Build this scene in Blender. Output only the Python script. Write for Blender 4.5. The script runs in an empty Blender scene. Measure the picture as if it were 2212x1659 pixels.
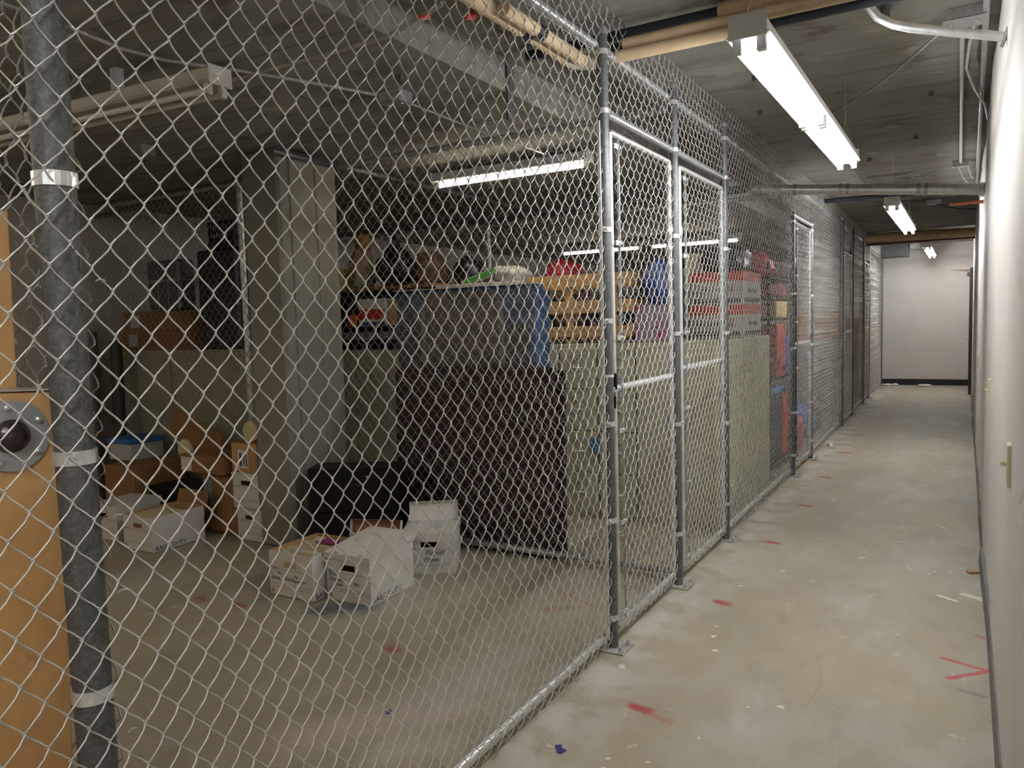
import bpy, bmesh, math, random
import numpy as np
from mathutils import Vector, Matrix, noise
PI = math.pi
random.seed(4)
S = bpy.context.scene
COL = S.collection

# ------------------------------------------------------------------ helpers
class MB:
    """collects shapes into one mesh"""
    def __init__(s): s.v = []; s.f = []; s.m = []; s.sm = []
    def add(s, vs, fs, mi=0, smooth=False):
        b = len(s.v); s.v += [tuple(v) for v in vs]
        s.f += [tuple(i + b for i in f) for f in fs]; s.m += [mi] * len(fs); s.sm += [smooth] * len(fs); return s
    def box(s, x0, x1, y0, y1, z0, z1, mi=0, c=0.0, rot=None, piv=None):
        x0, x1 = sorted((x0, x1)); y0, y1 = sorted((y0, y1)); z0, z1 = sorted((z0, z1))
        if c <= 0:
            vs = [(x0,y0,z0),(x1,y0,z0),(x1,y1,z0),(x0,y1,z0),(x0,y0,z1),(x1,y0,z1),(x1,y1,z1),(x0,y1,z1)]
            fs = [(0,3,2,1),(4,5,6,7),(0,1,5,4),(1,2,6,5),(2,3,7,6),(3,0,4,7)]
        else:
            c = min(c, (x1-x0)*.45, (y1-y0)*.45, (z1-z0)*.45)
            bm = bmesh.new(); bmesh.ops.create_cube(bm, size=1)
            for v in bm.verts: v.co = Vector(((x0+x1)/2 + v.co.x*(x1-x0), (y0+y1)/2 + v.co.y*(y1-y0), (z0+z1)/2 + v.co.z*(z1-z0)))
            bmesh.ops.bevel(bm, geom=bm.edges[:], offset=c, segments=1, affect='EDGES')
            bm.verts.index_update(); vs = [v.co[:] for v in bm.verts]; fs = [[v.index for v in f.verts] for f in bm.faces]; bm.free()
        if rot is not None:
            p = Vector(piv) if piv else Vector(((x0+x1)/2,(y0+y1)/2,(z0+z1)/2))
            vs = [rot @ (Vector(v) - p) + p for v in vs]
        return s.add(vs, fs, mi)
    def tube(s, pts, r, n=12, mi=0, caps=True, smooth=True):
        pts = [Vector(p) for p in pts]; rs = r if isinstance(r, (list, tuple)) else [r]*len(pts)
        T = []
        for i in range(len(pts)):
            a = pts[max(i-1,0)]; b = pts[min(i+1,len(pts)-1)]; T.append((b-a).normalized())
        u = T[0].orthogonal().normalized(); vs = []
        for i, p in enumerate(pts):
            u = (u - T[i]*u.dot(T[i])).normalized(); w = T[i].cross(u)
            for k in range(n):
                a = 2*PI*k/n; vs.append(p + (u*math.cos(a) + w*math.sin(a))*rs[i])
        fs = [(i*n+k, i*n+(k+1)%n, (i+1)*n+(k+1)%n, (i+1)*n+k) for i in range(len(pts)-1) for k in range(n)]
        s.add(vs, fs, mi, smooth)
        if caps:
            s.add(vs[:n], [tuple(range(n))[::-1]], mi); s.add(vs[-n:], [tuple(range(n))], mi)
        return s
    def lathe(s, prof, base, ax=(0,0,1), n=20, mi=0):
        q = Vector((0,0,1)).rotation_difference(Vector(ax).normalized()); base = Vector(base); vs = []
        for (r, h) in prof:
            for k in range(n):
                a = 2*PI*k/n; vs.append(base + q @ Vector((r*math.cos(a), r*math.sin(a), h)))
        fs = [(i*n+k, i*n+(k+1)%n, (i+1)*n+(k+1)%n, (i+1)*n+k) for i in range(len(prof)-1) for k in range(n)]
        fs += [tuple(range(n))[::-1], tuple(range((len(prof)-1)*n, len(prof)*n))]
        return s.add(vs, fs, mi, False)
    def prism(s, poly, y0, y1, mi=0, ax='y'):
        n = len(poly)
        g = (lambda a, b, t: (a, t, b)) if ax == 'y' else ((lambda a, b, t: (t, a, b)) if ax == 'x' else (lambda a, b, t: (a, b, t)))
        vs = [g(a, b, y0) for a, b in poly] + [g(a, b, y1) for a, b in poly]
        fs = [tuple(range(n))[::-1], tuple(range(n, 2*n))] + [(i, (i+1) % n, (i+1) % n + n, i+n) for i in range(n)]
        return s.add(vs, fs, mi)
    def blob(s, c, size, seed=0, amp=.18, freq=1.6, sub=4, mi=0, fold=.05):
        bm = bmesh.new(); bmesh.ops.create_icosphere(bm, subdivisions=sub, radius=1)
        for v in bm.verts:
            p = v.co.copy(); q = p*freq + Vector((seed*7.3, seed*3.1, seed))
            k = 1 + amp*noise.noise(q) + fold*abs(noise.noise(q*3.2))*2 + fold*.5*noise.noise(q*8)
            p = p*k; p.z = max(p.z, -.72)
            v.co = Vector((c[0] + p.x*size[0], c[1] + p.y*size[1], c[2] + (p.z+.72)/1.72*size[2]))
        bm.verts.index_update(); vs = [v.co[:] for v in bm.verts]; fs = [[v.index for v in f.verts] for f in bm.faces]; bm.free()
        return s.add(vs, fs, mi, True)
    def build(s, name, mat, parent=None, world=False, **k):
        mats = mat if isinstance(mat, (list, tuple)) else [mat]
        vs = s.v; off = Vector((0,0,0))
        if parent is not None and world: off = Vector(parent['_w'])
        elif parent is None:
            A = np.array(vs); off = Vector(((A[:,0].min()+A[:,0].max())/2, (A[:,1].min()+A[:,1].max())/2, A[:,2].min()))
        me = bpy.data.meshes.new(name)
        me.from_pydata([(v[0]-off.x, v[1]-off.y, v[2]-off.z) for v in vs], [], s.f)
        me.polygons.foreach_set('material_index', s.m); me.polygons.foreach_set('use_smooth', s.sm)
        for m in mats: me.materials.append(m)
        me.update(); o = bpy.data.objects.new(name, me); COL.objects.link(o)
        if parent is not None: o.parent = parent
        else: o.location = off
        tag(o, **k); return o
def tag(o, label=None, cat=None, group=None, kind=None):
    if label: o['label'] = label
    if cat: o['category'] = cat
    if group: o['group'] = group
    if kind: o['kind'] = kind
    return o
W = {}
def thing(name, label, cat, loc=(0,0,0), rz=0, group=None):
    o = bpy.data.objects.new(name, None); COL.objects.link(o); o.empty_display_size = .05
    o.location = loc; o.rotation_euler = (0,0,rz); o['_w'] = tuple(loc); W[o.name] = o
    return tag(o, label, cat, group)
def kids(o): return [c for c in bpy.data.objects if c.parent == o]
def dup(o, loc, rz=None, label=None, parent=None):
    ch = kids(o); c = o.copy(); COL.objects.link(c)
    if parent is None:
        c.location = loc
        if rz is not None: c.rotation_euler = (0,0,rz)
        if label: c['label'] = label
    else: c.parent = parent
    for k in ch: dup(k, None, parent=c)
    return c

def M(name, col, rough=.6, metal=0, col2=None, sc=6, lo=.4, hi=.6, stretch=(1,1,1), bump=0, bsc=40, emit=None, spec=.5, alpha=None, trans=0, det=4, coat=0):
    m = bpy.data.materials.new(name); m.use_nodes = True; nt = m.node_tree; N = nt.nodes; L = nt.links
    b = N['Principled BSDF']; b.inputs['Roughness'].default_value = rough; b.inputs['Metallic'].default_value = metal
    b.inputs['Base Color'].default_value = (*col, 1); b.inputs['Specular IOR Level'].default_value = spec
    if alpha is not None: b.inputs['Alpha'].default_value = alpha
    if trans: b.inputs['Transmission Weight'].default_value = trans
    if coat: b.inputs['Coat Weight'].default_value = coat
    if emit: b.inputs['Emission Color'].default_value = (*emit[0], 1); b.inputs['Emission Strength'].default_value = emit[1]
    tc = N.new('ShaderNodeTexCoord'); mp = N.new('ShaderNodeMapping'); mp.inputs['Scale'].default_value = stretch; L.new(tc.outputs['Object'], mp.inputs[0])
    if col2 is not None:
        n = N.new('ShaderNodeTexNoise'); n.inputs['Scale'].default_value = sc; n.inputs['Detail'].default_value = det; L.new(mp.outputs[0], n.inputs['Vector'])
        r = N.new('ShaderNodeMapRange'); r.inputs[1].default_value = lo; r.inputs[2].default_value = hi; L.new(n.outputs[0], r.inputs[0])
        x = N.new('ShaderNodeMix'); x.data_type = 'RGBA'; x.inputs[6].default_value = (*col, 1); x.inputs[7].default_value = (*col2, 1)
        L.new(r.outputs[0], x.inputs[0]); L.new(x.outputs[2], b.inputs['Base Color'])
    if bump:
        n = N.new('ShaderNodeTexNoise'); n.inputs['Scale'].default_value = bsc; n.inputs['Detail'].default_value = 3; L.new(mp.outputs[0], n.inputs['Vector'])
        u = N.new('ShaderNodeBump'); u.inputs['Strength'].default_value = bump; u.inputs['Distance'].default_value = .01
        L.new(n.outputs[0], u.inputs['Height']); L.new(u.outputs[0], b.inputs['Normal'])
    return m

# ------------------------------------------------------------------ materials
wire = M('galv_wire', (.60,.585,.54), .40, .5)
wire_in = M('galv_wire_aged', (.42,.41,.38), .42, .6)
galv = M('galv_post', (.12,.125,.125), .45, .5, (.19,.20,.20), 60, .35, .7, bump=.12, bsc=300)
galv_l = M('galv_light', (.62,.63,.61), .36, .6, (.74,.74,.72), 30, .4, .6)
galv_m = M('galv_mid', (.40,.41,.41), .38, .65, (.5,.51,.5), 40, .4, .6)
steel_w = M('gate_frame_metal', (.52,.53,.51), .45, .3, (.62,.62,.60), 20, .4, .6)
plate = M('base_plate_metal', (.36,.35,.32), .5, .4, (.55,.53,.48), 40, .4, .6)
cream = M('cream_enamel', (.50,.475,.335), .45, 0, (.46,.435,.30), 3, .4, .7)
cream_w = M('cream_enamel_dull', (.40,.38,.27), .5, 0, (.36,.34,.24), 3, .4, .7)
kraft = M('kraft_card', (.52,.30,.115), .75, 0, (.46,.25,.09), 5, .35, .65, bump=.05, bsc=90)
kraft_d = M('kraft_card_dark', (.30,.155,.06), .8, 0, (.24,.12,.045), 4, .35, .65)
whitec = M('white_card', (.70,.67,.62), .7, 0, (.64,.61,.56), 4, .3, .7)
paper = M('paper', (.78,.75,.68), .8)
manila = M('manila', (.66,.55,.34), .8)
ink = M('black_ink', (.015,.014,.016), .7)
ink_g = M('grey_print', (.13,.12,.12), .7)
ink_r = M('red_print', (.45,.16,.12), .7)
dark = M('dark_hole', (.012,.011,.010), .9)
black_e = M('black_enamel', (.008,.008,.009), .5, 0, spec=.25)
maroon = M('mahogany_panel', (.040,.012,.012), .55, 0, (.018,.006,.007), 9, .35, .65, stretch=(1,1,14), bump=.3, bsc=20)
blue = M('blue_wrap', (.035,.10,.24), .55, 0, (.02,.05,.13), 4, .4, .6)
olive = M('olive_panel', (.06,.07,.045), .6, 0, (.05,.03,.03), 3, .4, .6)
brownp = M('brown_panel', (.13,.075,.045), .5, 0, (.055,.035,.024), 2.4, .35, .65, stretch=(1,1,3))
greyst = M('grey_strip', (.20,.19,.175), .5, .3)
pine = M('pine', (.62,.36,.13), .6, 0, (.52,.28,.09), 6, .4, .65, stretch=(1,1,9))
redc = M('red_carton', (.50,.055,.025), .6)
greyc = M('grey_carton', (.40,.385,.36), .65)
redb = M('red_plastic', (.52,.035,.028), .45)
dred = M('dark_red', (.16,.015,.025), .6)
bag_k = M('black_bag', (.010,.010,.013), .28, bump=.5, bsc=25)
bag_b = M('blue_bag', (.02,.05,.25), .4, bump=.5, bsc=25)
bag_br = M('brown_bag', (.09,.045,.025), .6, bump=.5, bsc=25)
bag_r = M('red_bag', (.40,.02,.035), .4, bump=.5, bsc=25)
bag_p = M('pink_bag', (.42,.25,.19), .35, 0, (.36,.40,.22), 5, .5, .62, bump=.5, bsc=25)
mustard = M('mustard', (.36,.19,.04), .6, bump=.6, bsc=30)
bag_w = M('white_bag', (.60,.58,.55), .4, bump=.4, bsc=25)
green = M('green_print', (.06,.32,.04), .5)
insul = M('tan_pipe_wrap', (.78,.60,.38), .75, 0, (.68,.50,.30), 7, .35, .65, bump=.1, bsc=60)
elbow_m = M('white_elbow', (.66,.60,.48), .6)
pipe_k = M('black_pipe', (.025,.03,.045), .5)
copper = M('copper', (.55,.20,.09), .4, .7)
rust = M('rust_angle', (.10,.035,.022), .7)
fixt = M('white_fixture_enamel', (.62,.63,.62), .4)
fixt_off = M('fixture_enamel_unlit', (.52,.49,.43), .45)
tube_off = M('unlit_tube', (.62,.58,.52), .3)
orange = M('orange_card', (.85,.16,.03), .6)
ivory = M('ivory', (.62,.55,.36), .4)
bolt_m = M('bolt_metal', (.6,.6,.58), .35, .7)
basemat = M('grey_vinyl', (.115,.112,.108), .5, 0, (.15,.145,.138), 3, .4, .6)
base_k = M('black_vinyl', (.012,.012,.016), .45)
purple = M('lilac_carton', (.30,.22,.30), .6, 0, (.35,.03,.12), 7, .55, .6)
tubemat = {}
def lit(name, col, st): return M(name, (.9,.9,.9), .3, emit=(col, st))
LAMP_C = lit('lit_tube_corridor', (.96,.98,1.0), 34)
LAMP_W = lit('lit_tube_store', (1.0,.86,.66), 22)

def wrapmat():
    m = M('stretch_film', (.75,.75,.78), .12, alpha=.30, stretch=(1,1,9), bump=1.6, bsc=9, spec=1)
    return m
film = wrapmat()
film.node_tree.nodes['Principled BSDF'].inputs['Alpha'].default_value = .13

def concrete_ceiling():
    m = bpy.data.materials.new('board_marked_concrete'); m.use_nodes = True; nt = m.node_tree; N = nt.nodes; L = nt.links
    b = N['Principled BSDF']; b.inputs['Roughness'].default_value = .85
    tc = N.new('ShaderNodeTexCoord')
    def noise_(stretch, sc, det, lo, hi):
        mp = N.new('ShaderNodeMapping'); mp.inputs['Scale'].default_value = stretch; L.new(tc.outputs['Object'], mp.inputs[0])
        n = N.new('ShaderNodeTexNoise'); n.inputs['Scale'].default_value = sc; n.inputs['Detail'].default_value = det; n.inputs['Distortion'].default_value = .35; L.new(mp.outputs[0], n.inputs['Vector'])
        r = N.new('ShaderNodeMapRange'); r.inputs[1].default_value = lo; r.inputs[2].default_value = hi; L.new(n.outputs[0], r.inputs[0]); return r.outputs[0], n.outputs[0]
    def mix(f, a, c):
        x = N.new('ShaderNodeMix'); x.data_type = 'RGBA'; L.new(f, x.inputs[0])
        if isinstance(a, tuple): x.inputs[6].default_value = (*a, 1)
        else: L.new(a, x.inputs[6])
        x.inputs[7].default_value = (*c, 1); return x.outputs[2]
    a, _ = noise_((1,1,1), 1.1, 5, .35, .65)
    c = mix(a, (.30,.285,.255), (.215,.20,.172))
    st, h1 = noise_((.55,5,1), 2.4, 8, .50, .74)
    c = mix(st, c, (.17,.145,.115))
    st2, _ = noise_((.6,14,1), 1.4, 7, .60, .74)
    c = mix(st2, c, (.10,.09,.078))
    bl, _ = noise_((1,2.2,1), 1.9, 9, .56, .66); c = mix(bl, c, (.15,.13,.105))
    sp, _ = noise_((1,1,1), 3.2, 8, .63, .70)
    c = mix(sp, c, (.36,.33,.27))
    # form board joints across the ceiling
    sx = N.new('ShaderNodeSeparateXYZ'); L.new(tc.outputs['Object'], sx.inputs[0])
    def joint(axis, period, w, c):
        a = N.new('ShaderNodeMath'); a.operation = 'PINGPONG'; a.inputs[1].default_value = period/2; L.new(sx.outputs[axis], a.inputs[0])
        r = N.new('ShaderNodeMapRange'); r.inputs[1].default_value = w; r.inputs[2].default_value = 0; r.inputs[3].default_value = 0; r.inputs[4].default_value = .75; L.new(a.outputs[0], r.inputs[0])
        return mix(r.outputs[0], c, (.07,.06,.05))
    c = joint(1, 1.22, .012, c); c = joint(0, 2.44, .008, c)
    L.new(c, b.inputs['Base Color'])
    u = N.new('ShaderNodeBump'); u.inputs['Strength'].default_value = .35; u.inputs['Distance'].default_value = .01
    L.new(h1, u.inputs['Height']); L.new(u.outputs[0], b.inputs['Normal'])
    return m
ceil_m = concrete_ceiling()
colm = M('column_concrete', (.27,.25,.20), .8, 0, (.19,.175,.145), 2.6, .35, .65, stretch=(1,1,.8), bump=.2, bsc=18, det=8)
wallm = M('painted_drywall', (.66,.615,.565), .62, 0, (.62,.575,.525), 2.0, .4, .7, bump=.05, bsc=60)
wallw = M('painted_block_store', (.50,.46,.41), .8, 0, (.43,.40,.35), 1.3, .4, .7)

def floor_mat():
    m = bpy.data.materials.new('stained_concrete_floor'); m.use_nodes = True; nt = m.node_tree; N = nt.nodes; L = nt.links
    b = N['Principled BSDF']; b.inputs['Roughness'].default_value = .55
    tc = N.new('ShaderNodeTexCoord'); P = tc.outputs['Object']
    def nz(sc, det, lo, hi, stretch=(1,1,1), dist=0):
        mp = N.new('ShaderNodeMapping'); mp.inputs['Scale'].default_value = stretch; L.new(P, mp.inputs[0])
        n = N.new('ShaderNodeTexNoise'); n.inputs['Scale'].default_value = sc; n.inputs['Detail'].default_value = det; n.inputs['Distortion'].default_value = dist; L.new(mp.outputs[0], n.inputs['Vector'])
        r = N.new('ShaderNodeMapRange'); r.inputs[1].default_value = lo; r.inputs[2].default_value = hi; L.new(n.outputs[0], r.inputs[0]); return r.outputs[0], n.outputs[0]
    def mix(f, a, c):
        x = N.new('ShaderNodeMix'); x.data_type = 'RGBA'; L.new(f, x.inputs[0])
        if isinstance(a, tuple): x.inputs[6].default_value = (*a, 1)
        else: L.new(a, x.inputs[6])
        x.inputs[7].default_value = (*c, 1); return x.outputs[2]
    def math_(op, a, bb=None, c=None):
        n = N.new('ShaderNodeMath'); n.operation = op
        for i, q in enumerate((a, bb, c)):
            if q is None: continue
            if isinstance(q, (int, float)): n.inputs[i].default_value = q
            else: L.new(q, n.inputs[i])
        return n.outputs[0]
    def vm(op, a, bb):
        n = N.new('ShaderNodeVectorMath'); n.operation = op
        for i, q in enumerate((a, bb)):
            if isinstance(q, tuple): n.inputs[i].default_value = q
            else: L.new(q, n.inputs[i])
        return n
    f, _ = nz(.9, 5, .35, .65); c = mix(f, (.40,.345,.24), (.35,.305,.23))
    f, _ = nz(2.4, 8, .48, .72, (1,.55,1)); c = mix(f, c, (.45,.42,.36))
    f, _ = nz(9, 8, .52, .70, (1,.5,1), .5); c = mix(math_('MULTIPLY', f, .22), c, (.24,.21,.17))
    f, _ = nz(1.7, 9, .60, .66, (1.6,.8,1), 1.5); c = mix(math_('MULTIPLY', f, .22), c, (.56,.50,.44))
    f, _ = nz(1.1, 5, .52, .75, (1,.6,1), .4); c = mix(math_('MULTIPLY', f, .7), c, (.27,.24,.19))
    f, _ = nz(260, 2, .66, .72); c = mix(math_('MULTIPLY', f, .35), c, (.18,.16,.13))
    # worn pale patch inside the cage and along the fence foot
    sx = N.new('ShaderNodeSeparateXYZ'); L.new(P, sx.inputs[0])
    d = math_('ABSOLUTE', math_('ADD', sx.outputs[0], 1.30)); r = N.new('ShaderNodeMapRange'); r.inputs[1].default_value = .28; r.inputs[2].default_value = .02; L.new(d, r.inputs[0])
    f, _ = nz(5, 7, .42, .58); c = mix(math_('MULTIPLY', math_('MULTIPLY', r.outputs[0], f), .75), c, (.54,.50,.46))
    f, _ = nz(14, 6, .66, .69, (1,1,1), .6); f2, _ = nz(1.3, 2, .50, .60); c = mix(math_('MULTIPLY', f, f2), c, (.66,.63,.55))
    # scuff lines
    def arc(cx, cy, rad, w, colr, ay, strength, c):
        v = vm('SUBTRACT', P, (cx, cy, 0)); ln = N.new('ShaderNodeVectorMath'); ln.operation = 'LENGTH'; L.new(v.outputs[0], ln.inputs[0])
        dd = math_('ABSOLUTE', math_('SUBTRACT', ln.outputs['Value'], rad)); r = N.new('ShaderNodeMapRange'); r.inputs[1].default_value = w; r.inputs[2].default_value = 0; L.new(dd, r.inputs[0])
        gate = N.new('ShaderNodeMapRange'); gate.inputs[1].default_value = ay; gate.inputs[2].default_value = ay+.15
        s2 = N.new('ShaderNodeSeparateXYZ'); L.new(v.outputs[0], s2.inputs[0]); L.new(s2.outputs[0], gate.inputs[0])
        return mix(math_('MULTIPLY', math_('MULTIPLY', r.outputs[0], gate.outputs[0]), strength), c, colr)
    c = arc(-1.35, 3.2, .86, .006, (.22,.19,.16), .74, .5, c)
    c = arc(-1.75, 2.5, 1.42, .006, (.22,.19,.16), 1.37, .45, c)
    c = arc(-1.3, 3.1, .98, .005, (.26,.22,.19), .93, .4, c)
    # sprayed paint
    _, wob = nz(22, 4, 0, 1)
    def cap(ax, ay, bx, by, rad, colr, st, c, soft=1.0):
        dx, dy = bx-ax, by-ay; l2 = dx*dx+dy*dy + 1e-6
        pa = vm('SUBTRACT', P, (ax, ay, 0)).outputs[0]
        dt = vm('DOT_PRODUCT', pa, (dx/l2, dy/l2, 0)).outputs['Value']
        h = N.new('ShaderNodeClamp'); L.new(dt, h.inputs[0])
        sc = N.new('ShaderNodeVectorMath'); sc.operation = 'SCALE'; sc.inputs[0].default_value = (dx, dy, 0); L.new(h.outputs[0], sc.inputs['Scale'])
        ds = vm('SUBTRACT', pa, sc.outputs[0]); ln = N.new('ShaderNodeVectorMath'); ln.operation = 'LENGTH'; L.new(ds.outputs[0], ln.inputs[0])
        e = math_('ADD', ln.outputs['Value'], math_('MULTIPLY', math_('SUBTRACT', wob, .5), rad*1.1))
        r = N.new('ShaderNodeMapRange'); r.interpolation_type = 'SMOOTHSTEP'; r.inputs[1].default_value = rad; r.inputs[2].default_value = rad*(1-soft); r.inputs[3].default_value = 0; r.inputs[4].default_value = st; L.new(e, r.inputs[0])
        return mix(r.outputs[0], c, colr)
    RD = (.36,.025,.03)
    for (x, y) in ((-1.07,2.706),(-1.084,3.946),(-1.087,5.179),(-1.067,6.32),(-1.093,7.51),(-1.115,10.3),(-1.118,8.93),(-2.293,2.702),(-3.422,2.77),(-3.694,2.74)):
        k = .9 if x > -1.5 else .7
        c = cap(x-.025, y+.01, x+.03, y-.005, .05, RD, k, c)
    c = cap(-1.03,2.69,-.93,2.66,.03,(.42,.10,.08),.5,c)
    c = cap(.113,3.655,-.065,3.715,.017,(.50,.09,.08),.9,c,.5); c = cap(.10,3.65,-.035,3.515,.017,(.50,.09,.08),.9,c,.5)
    c = cap(-1.9,3.45,-1.75,3.55,.05,(.34,.12,.10),.45,c); c = cap(-1.95,3.75,-1.7,3.62,.03,(.34,.12,.10),.4,c)
    c = cap(-2.1,1.95,-1.75,2.35,.22,(.52,.44,.38),.55,c); c = cap(-1.75,2.0,-1.6,2.15,.12,(.56,.50,.42),.5,c); c = cap(.07,4.05,.11,4.02,.025,(.42,.06,.07),.6,c); c = cap(.02,4.62,.10,4.58,.035,(.70,.67,.58),.8,c,.6)
    c = cap(-.10,4.55,-.02,4.50,.018,(.76,.73,.63),.9,c,.6)
    c = cap(-2.95,2.93,-2.80,3.05,.16,(.06,.09,.12),.8,c); c = cap(-3.5,3.35,-3.3,3.6,.22,(.17,.17,.15),.5,c)
    c = cap(-.0,3.42,.09,3.40,.02,(.14,.19,.22),.7,c)
    for i in range(11):
        random.seed(40+i); x = random.uniform(-1.05,-.75); y = random.uniform(2.18,2.4); c = cap(x, y, x+.005, y+.003, random.uniform(.007,.014), (.74,.72,.56), .9, c, .4)
    L.new(c, b.inputs['Base Color'])
    _, h = nz(7, 8, 0, 1); u = N.new('ShaderNodeBump'); u.inputs['Strength'].default_value = .12; u.inputs['Distance'].default_value = .02; L.new(h, u.inputs['Height']); L.new(u.outputs[0], b.inputs['Normal'])
    r = N.new('ShaderNodeMapRange'); r.inputs[3].default_value = .42; r.inputs[4].default_value = .75; L.new(h, r.inputs[0]); L.new(r.outputs[0], b.inputs['Roughness'])
    return m

# ------------------------------------------------------------------ setting
XW, YE, HC, LC, XS, XL, YB = .118, 17.85, 2.87, 2.70, -2.07, -6.95, -3.2
o = MB().box(XL-.2, XW+.3, YB-.2, YE+.2, -.12, 0).build('floor', floor_mat(), kind='structure')
o.location = (0,0,0)
for v in o.data.vertices: v.co += Vector(((XL-.2+XW+.3)/2, (YB+YE)/2, -.12))
c = MB(); c.box(XS, XW+.3, YB-.2, YE+.2, HC, HC+.3); c.box(XL-.2, XS, YB-.2, YE+.2, LC, HC+.3)
c.build('ceiling', ceil_m, kind='structure')
def wavy_wall():
    ny, nz = 420, 14; vs = []; fs = []
    for j in range(nz+1):
        for i in range(ny+1):
            y = YB + (YE+.0-YB)*i/ny; z = HC*j/nz
            a = .0045*math.sin(y*1.9+.4) + .0035*math.sin(y*4.3+1.1) + .002*math.sin(y*9.1+z*.8)
            a *= .8*min(1, max(0, (y-2.6)/3))
            vs.append((XW + a, y, z))
    for j in range(nz):
        for i in range(ny):
            k = j*(ny+1)+i; fs.append((k, k+ny+1, k+ny+2, k+1))
    m = MB(); m.add(vs, fs, 0, True); m.box(XW+.02, XW+.3, YB, YE, 0, HC); return m
wavy_wall().build('wall_right', wallm, kind='structure')
MB().box(XL-.2, XW+.3, YE, YE+.2, 0, HC).build('wall_end', wallm, kind='structure')
MB().box(XL-.2, XL, YB, YE, 0, LC).build('wall_left', wallw, kind='structure')
MB().box(XL-.2, XW+.3, YB-.2, YB, 0, HC).build('wall_back', wallw, kind='structure')
# cove base along the right wall, in butted lengths with a loose end
b = MB(); ys = [YB, .3, 2.4, 4.05, 5.25, 6.4, 9.2, 12.3, 15.9]
for i in range(len(ys)-1):
    y0, y1 = ys[i], ys[i+1]-.006; pk = (.004, .012, .0, .016, .006, .0, .008, .0)[i]
    b.add([(XW-.012,y0,0),(XW-.012-pk,y1,0),(XW-.006,y0,.10),(XW-.006-pk,y1,.10),(XW+.012,y0,.10),(XW+.012,y1,.10),(XW+.012,y0,0),(XW+.012,y1,0)],
          [(0,1,3,2),(2,3,5,4),(4,5,7,6),(0,2,4,6),(1,7,5,3)])
b.build('baseboard_right', basemat, kind='structure')
MB().box(-1.6, XW-.012, YE-.014, YE, 0, .125, c=.004).build('baseboard_end', base_k, kind='structure')
# column
cm = MB(); cm.box(-4.25, -3.90, 3.66, 4.22, 0, LC, c=.02)
cm.box(-3.903, -3.893, 3.76, 3.772, .2, LC); cm.box(-3.905, -3.895, 4.0, 4.008, 0, LC)
cm.build('concrete_column', colm, kind='structure')
# door at the far end of the right wall
dr = thing('door_1', None, None, (XW,16.0,0)); dr['kind'] = 'structure'
MB().box(XW-.055, XW+.01, 15.95, 16.0, 0, 2.2, c=.004).box(XW-.055, XW+.01, 16.95, 17.0, 0, 2.2, c=.004).box(XW-.055, XW+.01, 15.95, 17.0, 2.2, 2.26, c=.004).build('door_frame', M('dark_door_frame',(.05,.045,.04),.5), dr, world=True)
MB().box(XW-.03, XW+.005, 16.0, 16.95, .01, 2.2, c=.003).build('door_leaf', M('grey_door',(.30,.28,.26),.5), dr, world=True)
MB().tube([(XW-.03,16.12,1.0),(XW-.09,16.12,1.0),(XW-.09,16.24,1.0)], .011, 10).build('door_handle', galv_m, dr, world=True)
MB().box(XW-.10, XW-.03, 16.1, 16.4, 2.12, 2.19, c=.006).tube([(XW-.07,16.2,2.21),(XW-.36,16.35,2.25)], .008, 8).tube([(XW-.36,16.35,2.25),(XW-.05,16.55,2.24)], .008, 8).build('door_closer', M('closer_bronze',(.20,.13,.09),.5,.3), dr, world=True)

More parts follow.
